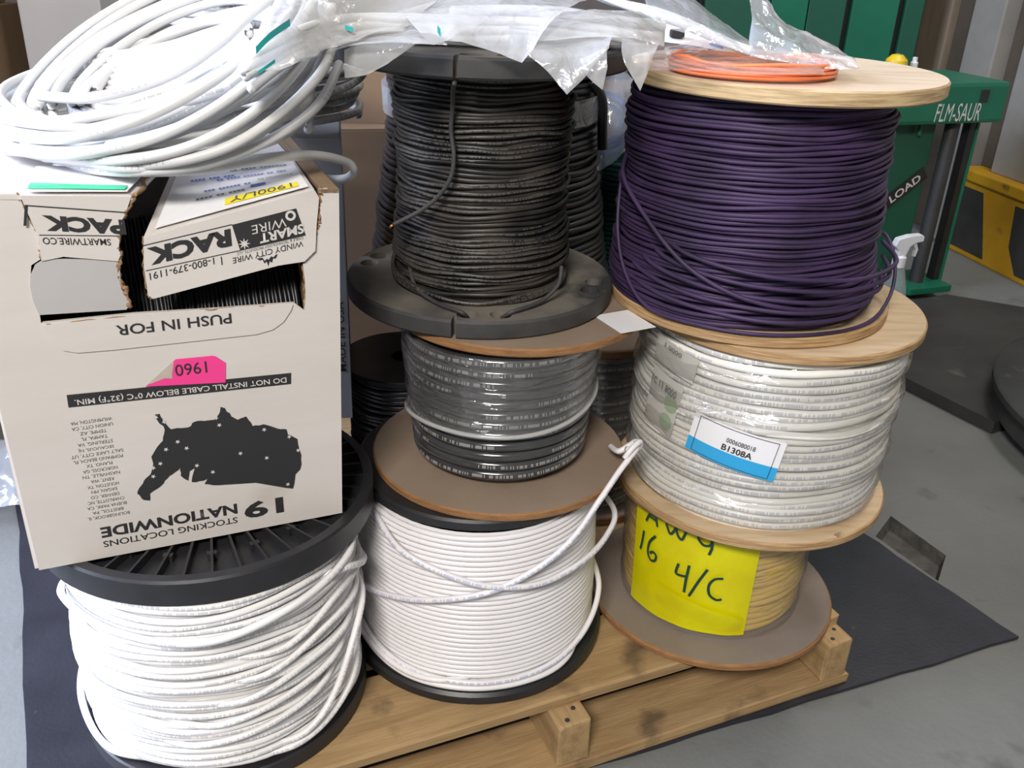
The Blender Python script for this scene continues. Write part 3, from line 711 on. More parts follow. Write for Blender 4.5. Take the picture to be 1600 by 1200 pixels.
# --- reel: wrapped white cable, middle of the right stack
R6 = (0.342, 1.150); Z6 = 0.308
def reel_cream():
    h = 0.268; t = 0.013
    e = empty('cable_reel', (R6[0], R6[1], Z6), 'shrink wrapped white cable reel with a blue and white label, right stack', 'cable reel')
    f = link('flange', disc_mesh('flange', 0.186, t, bev=0.002), [MT['ply'], MT['plyedge']], e)
    ar = math.radians(-62); boolean_cut(f, [cut_box(e, 0.1805*math.cos(ar), 0.1805*math.sin(ar), t, 0.008, 0.016, 0.05, ar)])
    link('flange', disc_mesh('flange', 0.183, t, bev=0.002), [MT['ply'], MT['plyedge']], e, (0.006, 0.004, h-t))
    rf = lambda q: 0.1690+0.004*math.sin(q*PI*0.9)+0.0015*math.sin(q*23)
    add_cable(e, t, h-t, rf, 0.0100, MT['cwhite3'], 31, 0.35, 0.30, 8, 72)
    vs, fs = [], []; A, B = 140, 40
    for i in range(A):
        a = 2*PI*i/A
        for j in range(B):
            q = j/(B-1); z = t+0.012+(h-2*t-0.012)*q
            r = rf(q)+0.003+0.0035*math.sin(z*150+0.8*math.sin(a*2))*0.6+0.003*noise.noise(Vector((math.cos(a)*4, math.sin(a)*4, z*45)))
            if q > 0.9: r -= (q-0.9)*0.10
            vs.append((r*math.cos(a), r*math.sin(a), z))
    for i in range(A):
        for j in range(B-1):
            i2 = (i+1) % A; fs.append((i*B+j, i2*B+j, i2*B+j+1, i*B+j+1))
    link('stretch_wrap', mesh('stretch_wrap', vs, fs, True), MT['wrapwhite'], e)
    # printed label, slanted: built in label axes (u along, w across) and bent round the reel
    RL = 0.1785; A0 = math.radians(247); ZC = 0.135; TL = math.radians(-9)
    def bend(u, w, lift=0.0):
        uu = u*math.cos(TL)-w*math.sin(TL); ww = u*math.sin(TL)+w*math.cos(TL)
        a = A0+uu/RL; r = RL+lift
        return (r*math.cos(a), r*math.sin(a), ZC+ww)
    def patch(name, u0, u1, w0, w1, lift, mat, par, n=16, m=2):
        vs = [bend(u0+(u1-u0)*i/n, w0+(w1-w0)*j/m, lift) for i in range(n+1) for j in range(m+1)]
        fs = [(i*(m+1)+j, (i+1)*(m+1)+j, (i+1)*(m+1)+j+1, i*(m+1)+j+1) for i in range(n) for j in range(m)]
        return link(name, mesh(name, vs, fs, True), mat, par)
    W2, H2 = 0.058, 0.0275
    lab = patch('label', -W2, W2, -H2, H2, 0, MT['paper'], e); lab['label'] = 'white and blue printed label'
    patch('blue_band', -W2, W2, -H2, -H2+0.0195, 0.0004, MT['labelblue'], lab)
    for (u0, u1, w0, w1) in ((-W2+.008, W2-.008, H2-.003, H2-.0022), (-W2+.008, -W2+.0088, -H2+.002, H2-.003), (W2-.0088, W2-.008, -H2+.002, H2-.003), (-W2+.008, W2-.008, -H2+.002, -H2+.0027)):
        patch('printed_rule', u0, u1, w0, w1, 0.0008, MT['ink'], lab)
    def bent_text(body, u, w, wd, hg, mat, par, bold=0.0):
        me = fit_text(body, wd, hg, bold)
        for v in me.vertices: v.co = Vector(bend(u+v.co.x, w+v.co.y, 0.0009))
        return link('printed_text', me, mat, par)
    bent_text('B1308A', -0.014, -0.006, 0.038, 0.0085, MT['ink'], lab, 0.02)
    bent_text('0006080018', -0.011, 0.006, 0.036, 0.0065, MT['ink'], lab, 0.01)
    # older label under the film on the left, with green round seals
    for v in ((-0.145, -0.085, -0.035, 0.045), (-0.150, -0.075, 0.055, 0.090)):
        patch('old_label', v[0], v[1], v[2], v[3], -0.0035, pbr('faded_label', (0.52, 0.50, 0.46), 0.6), e)
    for (u, w) in ((-0.098, 0.012), (-0.100, -0.016)):
        vs = [bend(u, w, -0.0028)]+[bend(u+0.012*math.cos(k*PI/10), w+0.012*math.sin(k*PI/10), -0.0028) for k in range(20)]
        link('round_seal', mesh('round_seal', vs, [(0, 1+k, 1+(k+1) % 20) for k in range(20)]), pbr('pale_green_seal', (0.30, 0.38, 0.26), 0.6), e)
    bent_text('TC 11 8000', -0.140, 0.026, 0.05, 0.010, MT['inkgrey'], e)
    bent_text('1 0000', -0.128, 0.082, 0.03, 0.006, MT['inkgrey'], e)
    return e
reel_cream()

# --- reel: purple cable on plywood flanges, top of the right stack
R7 = (0.304, 1.166); Z7 = 0.5765
def reel_purple():
    h = 0.290; t = 0.015
    e = empty('cable_reel', (R7[0], R7[1], Z7), 'tall purple cable reel with pale plywood flanges, top of the right stack', 'cable reel')
    link('flange', disc_mesh('flange', 0.179, t, bev=0.002), [MT['ply'], MT['plyedge']], e)
    link('flange', disc_mesh('flange', 0.184, 0.017, bev=0.002), [MT['plylight'], MT['plyedgelight']], e, (0.004, -0.006, h-0.017))
    rf = lambda q: 0.1690-0.013*q+0.0015*math.sin(q*17)
    wc = add_cable(e, t, h-0.017, rf, 0.0058, MT['cpurple'], 41, 0.6, 0.7, 6, 84)
    for o in e.children:
        if o.name.startswith(('wound', 'barrel')): o.location = (-0.012, 0, 0); o.rotation_euler = (0, -0.022, 0)
    d = 0.0055
    loose(e, [cyl(0.168, 175, .19), cyl(0.176, 195, .165), cyl(0.1785, 215, .13), cyl(0.1785, 235, .088), cyl(0.178, 255, .062), cyl(0.178, 275, .050), cyl(0.178, 295, .047), cyl(0.176, 318, .05), cyl(0.170, 340, .06)], d, MT['cpurple'])
    loose(e, [cyl(0.166, 180, .17), cyl(0.174, 192, .10), cyl(0.176, 205, .05), cyl(0.178, 222, .022), cyl(0.178, 245, .0185), cyl(0.180, 268, .018), cyl(0.181, 292, .018), cyl(0.183, 315, .019), cyl(0.186, 335, .034), cyl(0.190, 352, .06), cyl(0.186, 5, .085), cyl(0.172, 14, .08)], 0.0045, MT['cpurple'], 'loose_loop')
    for o in e.children:
        if o.name.startswith('loose'): o.location = (-0.010, 0, 0)
    for k in range(5):
        a0 = 200+k*8; z = .035+.012*k
        loose(e, [cyl(0.171, a0-25, z+.03), cyl(0.1775, a0, z+.015), cyl(0.1785, a0+30, z+.004), cyl(0.1785, a0+65, z-.002), cyl(0.178, a0+95, z), cyl(0.172, a0+120, z+.004)], d, MT['cpurple'])
    return e
reel_purple()

# ------------------------------------------------------------------ printed cardboard box (upside down, torn open)
BX = Vector((-0.470, 0.752, 0.4032)); BYAW = math.atan2(0.39684, 0.91789)
crate = empty('cardboard_box', BX, 'white printed cardboard box, upside down and torn open, on the ribbed reel', 'box', rot=(0, 0, BYAW))
BD = 0.285; TH = 0.004
TLc, TRc = (-0.003, 0.3845), (0.3231, 0.3680)
def panel(name, pts, y0, mat, par=crate, th=TH): 
    o = link(name, poly_prism(name, pts, th), mat, par, (0, y0, 0)); return o
tear_r = [(0.3048, 0.3699), (0.3060, 0.360), (0.3019, 0.3514), (0.3025, 0.338), (0.2985, 0.325), (0.295, 0.3071), (0.2843, 0.2963), (0.2852, 0.278), (0.2847, 0.2614), (0.2826, 0.248)]
tear_l = [(0.0464, 0.2636), (0.0469, 0.276), (0.0439, 0.3007), (0.0479, 0.3182), (0.0565, 0.3233), (0.0575, 0.335), (0.0587, 0.3452), (0.052, 0.362), (0.049, 0.382)]
front = panel('front_panel', [TLc, (0, 0), (0.3096, 0), TRc] + tear_r + [(0.273, 0.2573), (0.1936, 0.2599), (0.1249, 0.2635)] + tear_l, 0, [MT['cardwhite']])
panel('side_panel', [(0, 0), (BD, 0), (BD, 0.38), (0, 0.384)], 0, MT['cardwhite']).matrix_local = Matrix.Translation((0.0, TH, 0)) @ Matrix.Rotation(PI/2, 4, 'Z')
sp = panel('side_panel', [(0, 0), (BD, 0), (BD, 0.366), (0, 0.367)], 0, MT['cardwhite']); sp.matrix_local = Matrix.Translation((0.3096+0.0005, TH, 0)) @ Matrix.Rotation(math.radians(2.0), 4, 'Y') @ Matrix.Rotation(PI/2, 4, 'Z')
panel('back_panel', [(0, 0), (0.3096, 0), (0.320, 0.366), (-0.002, 0.380)], BD-TH, MT['cardwhite'])
box('bottom_panel', 0.306, BD-0.01, 0.004, MT['cardwhite'], crate, (0.155, BD/2, 0.003))
# torn brown edges along the opening
def torn(pts, y, name='torn_edge', r=0.0028):
    r *= 0.62
    P = catmull([Vector((u, y, w)) for u, w in pts], 9)
    P = [p+Vector((random.uniform(-1, 1), random.uniform(-1, 1), random.uniform(-1, 1)))*0.0012 for p in P]
    link(name, tube(name, P, r, 5, rfun=lambda t: r*(0.6+0.9*abs(noise.noise(Vector((t*9, r*900, y*70)))))), MT['cardtorn'], crate)
torn(tear_r[:6], 0.002, r=0.0052); torn(tear_r[5:], 0.003, r=0.0026); torn(tear_l[4:], 0.001, r=0.0022)
# flaps left of the tear
lf = [(0.0502, 0.3810), (0.0577, 0.3453), (0.0568, 0.3221), (0.0746, 0.3245), (0.1184, 0.3162), (0.122, 0.3231), (0.1203, 0.3263), (0.1235, 0.341), (0.1261, 0.3526), (0.1301, 0.3581), (0.1376, 0.3745)]
lflap = panel('torn_flap', lf, -0.003, MT['cardwhite'], th=0.003)
torn([(0.1184, 0.3162), (0.122, 0.3231), (0.1203, 0.3263), (0.1261, 0.3526), (0.1301, 0.3581), (0.142, 0.376)], -0.001, r=0.0035)
tg = panel('inner_tongue', [(0.0600, 0.3235), (0.0510, 0.3185), (0.0455, 0.3090), (0.0437, 0.2990), (0.0438, 0.2860), (0.0463, 0.2720), (0.1189, 0.2687), (0.1234, 0.2733), (0.1174, 0.2897), (0.1195, 0.3171)], -0.0015, MT['cardinner'], th=0.0025)
torn([(0.1195, 0.317), (0.1170, 0.300), (0.1200, 0.2897), (0.1215, 0.280), (0.1225, 0.270)], 0.0, r=0.0048)
# sunken flap right of the tear (sags towards the tear)
rf_ = [(0.1428, 0.3363), (0.2987, 0.3703), (0.3030, 0.362), (0.2990, 0.335), (0.2964, 0.3102), (0.2852, 0.3002), (0.2603, 0.2986), (0.1436, 0.2774), (0.1395, 0.281), (0.1393, 0.3092)]
rflap = panel('torn_flap', rf_, -0.0035, MT['cardwhite'], th=0.003)
torn([(0.1428, 0.3363), (0.1393, 0.3092), (0.1395, 0.281), (0.1436, 0.2774)], -0.002, r=0.0016)
# push-in flap below the slot
pf = panel('push_in_flap', [(0.0464, 0.2616), (0.0494, 0.2506), (0.0530, 0.242), (0.0603, 0.2350), (0.0720, 0.2312), (0.1037, 0.2300), (0.2333, 0.2290), (0.2500, 0.2320), (0.2610, 0.2390), (0.2690, 0.2500), (0.2715, 0.2560), (0.1936, 0.2585), (0.1249, 0.2616)], -0.0016, MT['cardwhite'], th=0.0012)
torn([(0.0464, 0.2616), (0.1249, 0.2616), (0.1936, 0.2588), (0.2715, 0.2562)], 0.001, r=0.0011)
# top: two halves split by the tear
def sheet(name, corners, mat, par=crate, th=0.004, n=10, amp=0.0015, seed=0):
    """slightly warped card; corners FL FR BR BL in box axes"""
    a, b, c, d = [Vector(p) for p in corners]; vs = []
    for s in (0, 1):
        for i in range(n+1):
            for j in range(n+1):
                u, v = i/n, j/n
                p = (a*(1-u)+b*u)*(1-v)+(d*(1-u)+c*u)*v
                w = noise.noise(Vector((u*3+seed, v*3, seed)))*amp*(4*u*(1-u)*4*v*(1-v)+0.15)
                vs.append(p+Vector((0, 0, w-s*th)))
    m = (n+1)*(n+1); fs = []
    for i in range(n):
        for j in range(n):
            q = i*(n+1)+j; fs.append((q, q+n+1, q+n+2, q+1)); fs.append((m+q, m+q+1, m+q+n+2, m+q+n+1))
    for k in range(n):
        for (p, q) in ((k*(n+1), (k+1)*(n+1)), ((k+1)*(n+1)+n, k*(n+1)+n), (k+1, k), (n*(n+1)+k, n*(n+1)+k+1)):
            fs.append((p, q, m+q, m+p))
    return link(name, mesh(name, vs, fs, False), mat, par)
sheet('top_panel', [(-0.002, 0.0, 0.3845), (0.138, -0.002, 0.3745), (0.172, 0.10, 0.378), (-0.002, 0.10, 0.384)], MT['cardwhite'], seed=1)
sheet('top_panel', [(-0.002, 0.10, 0.384), (0.172, 0.10, 0.378), (0.172, BD, 0.374), (-0.002, BD, 0.381)], MT['cardwhite'], seed=2)
sheet('top_panel', [(0.1428, -0.003, 0.3368), (0.2987, -0.003, 0.3707), (0.303, 0.115, 0.3700), (0.182, 0.115, 0.372)], MT['cardwhite'], seed=3)
sheet('top_panel', [(0.182, 0.115, 0.372), (0.303, 0.115, 0.370), (0.303, BD, 0.367), (0.182, BD, 0.370)], MT['cardwhite'], seed=4)
sheet('top_edge_fold', [(0.3055, 0.0, 0.3695), (0.3231, 0.0, 0.3685), (0.3231, BD, 0.367), (0.3055, BD, 0.368)], MT['card'], seed=5, n=4)
P = [Vector((0.138+0.034*t+0.004*math.sin(t*9), -0.002+0.102*t, 0.3745+0.0035*t)) for t in [k/14 for k in range(15)]]
link('torn_edge', tube('torn_edge', P, 0.004, 5, rfun=lambda t: 0.0018+0.002*abs(noise.noise(Vector((t*8, 3, 1))))), MT['cardtorn'], crate)
# stickers on the top
def top_pt(u, v):      # right half of the top, u 0..1 along front edge, v depth in metres
    t = v/0.115
    a = Vector((0.1428, 0, 0.3368)).lerp(Vector((0.2987, 0, 0.3707)), u); b = Vector((0.182, 0, 0.372)).lerp(Vector((0.303, 0, 0.370)), u)
    p = a.lerp(b, t); p.y = -0.003+0.118*t; return p
def top_quad(name, u0, u1, v0, v1, mat, lift=0.003, n=6):
    vs = [top_pt(u0+(u1-u0)*i/n, v0+(v1-v0)*j/n)+Vector((0, 0, lift)) for i in range(n+1) for j in range(n+1)]
    fs = [(i*(n+1)+j, (i+1)*(n+1)+j, (i+1)*(n+1)+j+1, i*(n+1)+j+1) for i in range(n) for j in range(n)]
    return link(name, mesh(name, vs, fs), mat, crate)
lab = top_quad('shipping_label', 0.06, 0.97, 0.004, 0.11, MT['paper'], 0.0028); lab['label'] = 'white printed shipping label'
ye = top_quad('yellow_strip', 0.46, 0.92, 0.012, 0.027, MT['yellowlabel'], 0.0034)
def top_text(body, u, v, wd, hg, mat, parent):
    me = fit_text(body, wd, hg)
    for q in me.vertices:       # upside down: reads from the back
        uu = u - q.co.x/0.16; vv = v - q.co.y
        q.co = top_pt(uu, vv)+Vector((0, 0, 0.0040))
    return link('printed_text', me, mat, parent)
top_text('1900L/Y', 0.88, 0.026, 0.062, 0.0125, MT['inkgrey'], ye)
for k, (u, v, b, w) in enumerate(((0.92, 0.058, 'Attention to', 0.075), (0.88, 0.072, '--- -- ------ ---- --', 0.08), (0.90, 0.092, '------- ---- --', 0.07), (0.62, 0.052, '-- ------ ---', 0.05), (0.58, 0.038, '---- -- ----', 0.05), (0.5, 0.078, '--- --- ----', 0.05))):
    top_text(b, u, v, w if '-' in b else 0.04, 0.0030 if '-' in b else 0.006, MT['blueink'] if k % 2 else MT['inkgrey'], lab)
top_quad('blue_mark', 0.62, 0.72, 0.040, 0.046, MT['blueink'], 0.0036)
sheet('paper_sleeve', [(0.055, 0.001, 0.3835), (0.135, 0.001, 0.3785), (0.160, 0.085, 0.3815), (0.060, 0.085, 0.3855)], MT['paper'], th=0.0008, seed=9)
gt = sheet('green_tape', [(0.056, 0.006, 0.3848), (0.133, 0.002, 0.3800), (0.136, 0.011, 0.3808), (0.058, 0.022, 0.3856)], MT['greentape'], th=0.0006, seed=10)
# --- print on the front (all upside down like the box)
def flip_text(body, u_r, u_l, w_top, cap, mat, par=front, y=-0.0004, bold=0.0, tilt=0.0, shear=0.0, name='printed_text'):
    """reads right to left, upside down: starts at u_r (baseline at w_top) and runs to u_l"""
    me = fit_text(body, u_r-u_l, cap, bold, shear)
    for q in me.vertices:
        x, z = q.co.x, q.co.y
        q.co = Vector((u_r-x*math.cos(tilt)-z*math.sin(tilt)*0, y, w_top-z-x*math.sin(tilt)))
    return link(name, me, mat, par)
flip_text('PUSH IN FOR', 0.2115, 0.1075, 0.2545, 0.0105, MT['ink'], pf, -0.0006, 0.012)
bar = panel('printed_bar', [(0.0557, 0.1894), (0.0552, 0.1763), (0.2638, 0.1693), (0.2647, 0.1816)], -0.0005, MT['ink'], front, 0.0004)
flip_text('DO NOT INSTALL CABLE BELOW 0\u00b0C (32\u00b0F) MIN.', 0.2594, 0.0612, 0.1795, 0.0080, MT['inkwhite'], bar, -0.0004, 0.010, tilt=-0.030)
usa = [(0.1021, 0.0701), (0.107, 0.0613), (0.1129, 0.0592), (0.114, 0.0675), (0.124, 0.0732), (0.1297, 0.0797), (0.1379, 0.0857), (0.1461, 0.0917), (0.1456, 0.0826), (0.1523, 0.075), (0.1548, 0.0861), (0.1602, 0.0889), (0.1553, 0.0728), (0.1666, 0.0721), (0.1713, 0.0735), (0.1675, 0.068), (0.1799, 0.0638), (0.219, 0.0588), (0.2499, 0.0459), (0.2573, 0.0435), (0.2612, 0.0607), (0.2672, 0.0676), (0.2689, 0.0833), (0.2661, 0.1036), (0.2565, 0.1108), (0.2556, 0.1171), (0.2471, 0.1194), (0.2325, 0.1273), (0.2215, 0.127), (0.2161, 0.1392), (0.2102, 0.138), (0.2075, 0.1369), (0.2016, 0.1417), (0.1963, 0.1522), (0.1921, 0.1543), (0.1894, 0.146), (0.1851, 0.1408), (0.1752, 0.1411), (0.166, 0.1419), (0.1592, 0.1365), (0.1489, 0.1376), (0.1428, 0.1372), (0.1377, 0.1454), (0.1342, 0.1561), (0.13, 0.1561), (0.1315, 0.1487), (0.1368, 0.1383), (0.1335, 0.1257), (0.125, 0.1162), (0.1206, 0.1096), (0.1214, 0.1019), (0.1174, 0.0898), (0.112, 0.0856), (0.1075, 0.0789)]
jag = []
for i, p in enumerate(usa):
    q = usa[(i+1) % len(usa)]; jag.append(p)
    L = math.hypot(q[0]-p[0], q[1]-p[1])
    if L > 0.008 and not (16 <= i <= 18):
        for t in (0.35, 0.7): jag.append((p[0]+(q[0]-p[0])*t+random.uniform(-.0008, .0008), p[1]+(q[1]-p[1])*t+random.uniform(-.0008, .0008)))
um = panel('printed_map', jag, -0.0005, MT['ink'], front, 0.0004); um['label'] = 'black silhouette map with small stars'
stars = [(0.1303, 0.1532), (0.1373, 0.147), (0.1889, 0.1342), (0.1866, 0.1428), (0.1472, 0.1224), (0.1353, 0.1157), (0.1548, 0.1135), (0.128, 0.1006), (0.1196, 0.0871), (0.1208, 0.0968), (0.1624, 0.0915), (0.1771, 0.0808), (0.2065, 0.0976), (0.2326, 0.0871), (0.2327, 0.1212), (0.2576, 0.1082), (0.2659, 0.0902), (0.2522, 0.0503)]
sv = [(0, 0, 0)]+[((0.0026 if k % 2 == 0 else 0.0011)*math.sin(k*PI/5), 0, -(0.0026 if k % 2 == 0 else 0.0011)*math.cos(k*PI/5)) for k in range(10)]
sm = mesh('printed_star', sv, [(0, 1+k, 1+(k+1) % 10) for k in range(10)])
for u, w in stars: link('printed_star', sm, MT['inkwhite'], um, (u, -0.0004, w))
cities = ['BOLINGBROOK, IL', 'BRISTOL, PA', 'BUENA PARK, CA', 'CHARLOTTE, NC', 'DENVER, CO', 'EAGAN, MN', 'HOUSTON, TX', 'KENT, WA', 'NASHVILLE, TN', 'NORCROSS, GA', 'PLANO, TX', 'POMPANO BEACH, FL', 'SALT LAKE CITY, UT', 'SECAUCUS, NJ', 'STERLING, VA', 'TAMPA, FL', 'TEMPE, AZ', 'UNION CITY, CA', 'WILMINGTON, MA']
for k, c in enumerate(cities):
    w = 0.0520+0.1090*k/(len(cities)-1)
    L = len(c)*0.00262; mid = 0.0705
    flip_text(c, mid+L/2+0.002, mid-L/2+0.002, w, 0.0041, MT['inkgrey'], front, -0.0004)
flip_text('19', 0.2458, 0.2040, 0.0360, 0.0205, MT['ink'], front, -0.0004, 0.035)
flip_text('NATIONWIDE', 0.1972, 0.0622, 0.0375, 0.0130, MT['ink'], front, -0.0004, 0.035)
flip_text('STOCKING LOCATIONS', 0.1962, 0.0625, 0.0205, 0.0075, MT['ink'], front, -0.0004, 0.010)
# pink sticker, half peeled
pk = panel('pink_sticker', [(0.1538, 0.2110), (0.1560, 0.2125), (0.1900, 0.2115), (0.1930, 0.2105), (0.2018, 0.2023), (0.1995, 0.1810), (0.1253, 0.1878), (0.1300, 0.1900), (0.1440, 0.1935), (0.1505, 0.1920)], -0.0009, MT['pink'], crate, 0.0004); pk['label'] = 'pink numbered sticker'
flip_text('1960', 0.1836, 0.1540, 0.2070, 0.0125, MT['ink'], pk, -0.0004, 0.004)
panel('residue_shadow', [(0.1265, 0.1890), (0.1540, 0.2110), (0.1500, 0.1925), (0.1440, 0.1938)], -0.0006, MT['peelshade'], crate, 0.0003)  # peeled residue with a beige shadow painted into its colour
# left flap print
fr = lambda pts, par: panel('printed_rule', pts, -0.0004, MT['ink'], par, 0.0003)
fr([(0.0524, 0.3724), (0.0548, 0.3724), (0.0507, 0.3547), (0.0483, 0.3547)], lflap)
fr([(0.0524, 0.3728), (0.0524, 0.3718), (0.1330, 0.3595), (0.1330, 0.3605)], lflap)
fr([(0.0590, 0.3460), (0.0590, 0.3453), (0.1245, 0.3390), (0.1245, 0.3397)], lflap)
flip_text('PACK', 0.1290, 0.0632, 0.3540, 0.0140, MT['ink'], lflap, -0.0004, 0.055, tilt=-0.14)
flip_text('SMARTWIRE.CO', 0.1149, 0.0605, 0.3375, 0.0062, MT['ink'], lflap, -0.0004, 0.008, tilt=-0.11)
# right flap print (slants with the sagging flap)
TR_ = 0.165
def rflip(body, u, w, L, cap, mat, y=-0.0004, bold=0.0): return flip_text(body, u, u-L, w, cap, mat, rflap, y, bold, tilt=TR_)
fr([(0.1405, 0.3285), (0.1405, 0.3293), (0.2207, 0.3429), (0.2207, 0.3421)], rflap)
fr([(0.1405, 0.3048), (0.1405, 0.3055), (0.2255, 0.3172), (0.2255, 0.3165)], rflap)
rflip('RACK', 0.2188, 0.3390, 0.0760, 0.0170, MT['ink'], bold=0.055)
sb = panel('printed_panel', [(0.2205, 0.3421), (0.2806, 0.3535), (0.2880, 0.3265), (0.2257, 0.3167)], -0.0004, MT['ink'], rflap, 0.0003)
flip_text('WIRE', 0.2705, 0.2375, 0.3455, 0.0085, MT['inkwhite'], sb, -0.0003, -0.004, tilt=TR_)
flip_text('SMART', 0.2865, 0.2440, 0.3385, 0.0095, MT['inkwhite'], sb, -0.0003, 0.03, tilt=TR_)
ring = lathe('printed_ring', [(0.0026, 0), (0.0050, 0)], 20)
for v in ring.vertices: v.co = Vector((v.co.x, 0, v.co.y))
link('printed_ring', ring, MT['inkwhite'], sb, (0.2748, -0.0004, 0.3470))
sv2 = [(0, 0, 0)]+[((0.0058 if k % 2 == 0 else 0.0022)*math.sin(k*PI/8), 0, (0.0058 if k % 2 == 0 else 0.0022)*math.cos(k*PI/8)) for k in range(16)]
link('printed_star', mesh('printed_star', sv2, [(0, 1+k, 1+(k+1) % 16) for k in range(16)]), MT['inkwhite'], sb, (0.2300, -0.0004, 0.3232))
rflip('1-800-379-1191', 0.2013, 0.3125, 0.0590, 0.0068, MT['ink'], bold=0.004)
fr([(0.2075, 0.3125), (0.2085, 0.3125), (0.2085, 0.3045), (0.2075, 0.3045)], rflap)
rflip('WINDY CITY WIRE', 0.2850, 0.3215, 0.0680, 0.0058, MT['ink'], bold=0.004)
rflip('CABLE & TECHNOLOGY PRODUCTS, LLC', 0.2855, 0.3262, 0.0640, 0.0032, MT['inkgrey'])
sky = [(0.240, 0.3075), (0.243, 0.3055), (0.2455, 0.306), (0.247, 0.302), (0.249, 0.304), (0.2505, 0.299), (0.252, 0.304), (0.254, 0.302), (0.2555, 0.3065), (0.258, 0.306), (0.260, 0.310), (0.2585, 0.310), (0.256, 0.3075), (0.2535, 0.3085), (0.2515, 0.3055), (0.2495, 0.3065), (0.2475, 0.3045), (0.2455, 0.308)]
fr(sky, rflap)
# wound black cable inside the box, end-on: a spool of thin black wire lying on its side
spool = empty('cable_spool', BX + Vector((0, 0, 0.010)), 'spool of glossy thin black wire inside the torn printed box', 'cable reel', rot=(0, 0, BYAW))
pts = winding(0, 0.262, lambda t: 0.130, 0.0040, 0.4, 0.4, 64, 77, step=0.95)
wire = link('wound_wire', tube('wound_wire', pts, 0.0020, 6, ref=radial), MT['cblackclean'], spool)
SPM = Matrix.Translation((0.022, 0.140, 0.172)) @ Matrix.Rotation(PI/2, 4, 'Y')
wire.matrix_local = SPM
core = link('barrel', lathe('barrel', [(0.126, 0), (0.126, 0.262)], 40), MT['blackmatte'], spool); core.matrix_local = SPM.copy()
for x in (0.016, 0.288):
    f = link('flange', disc_mesh('flange', 0.134, 0.004), [MT['card'], MT['cardtorn']], spool); f.matrix_local = Matrix.Translation((x, 0.140, 0.172)) @ Matrix.Rotation(PI/2, 4, 'Y')

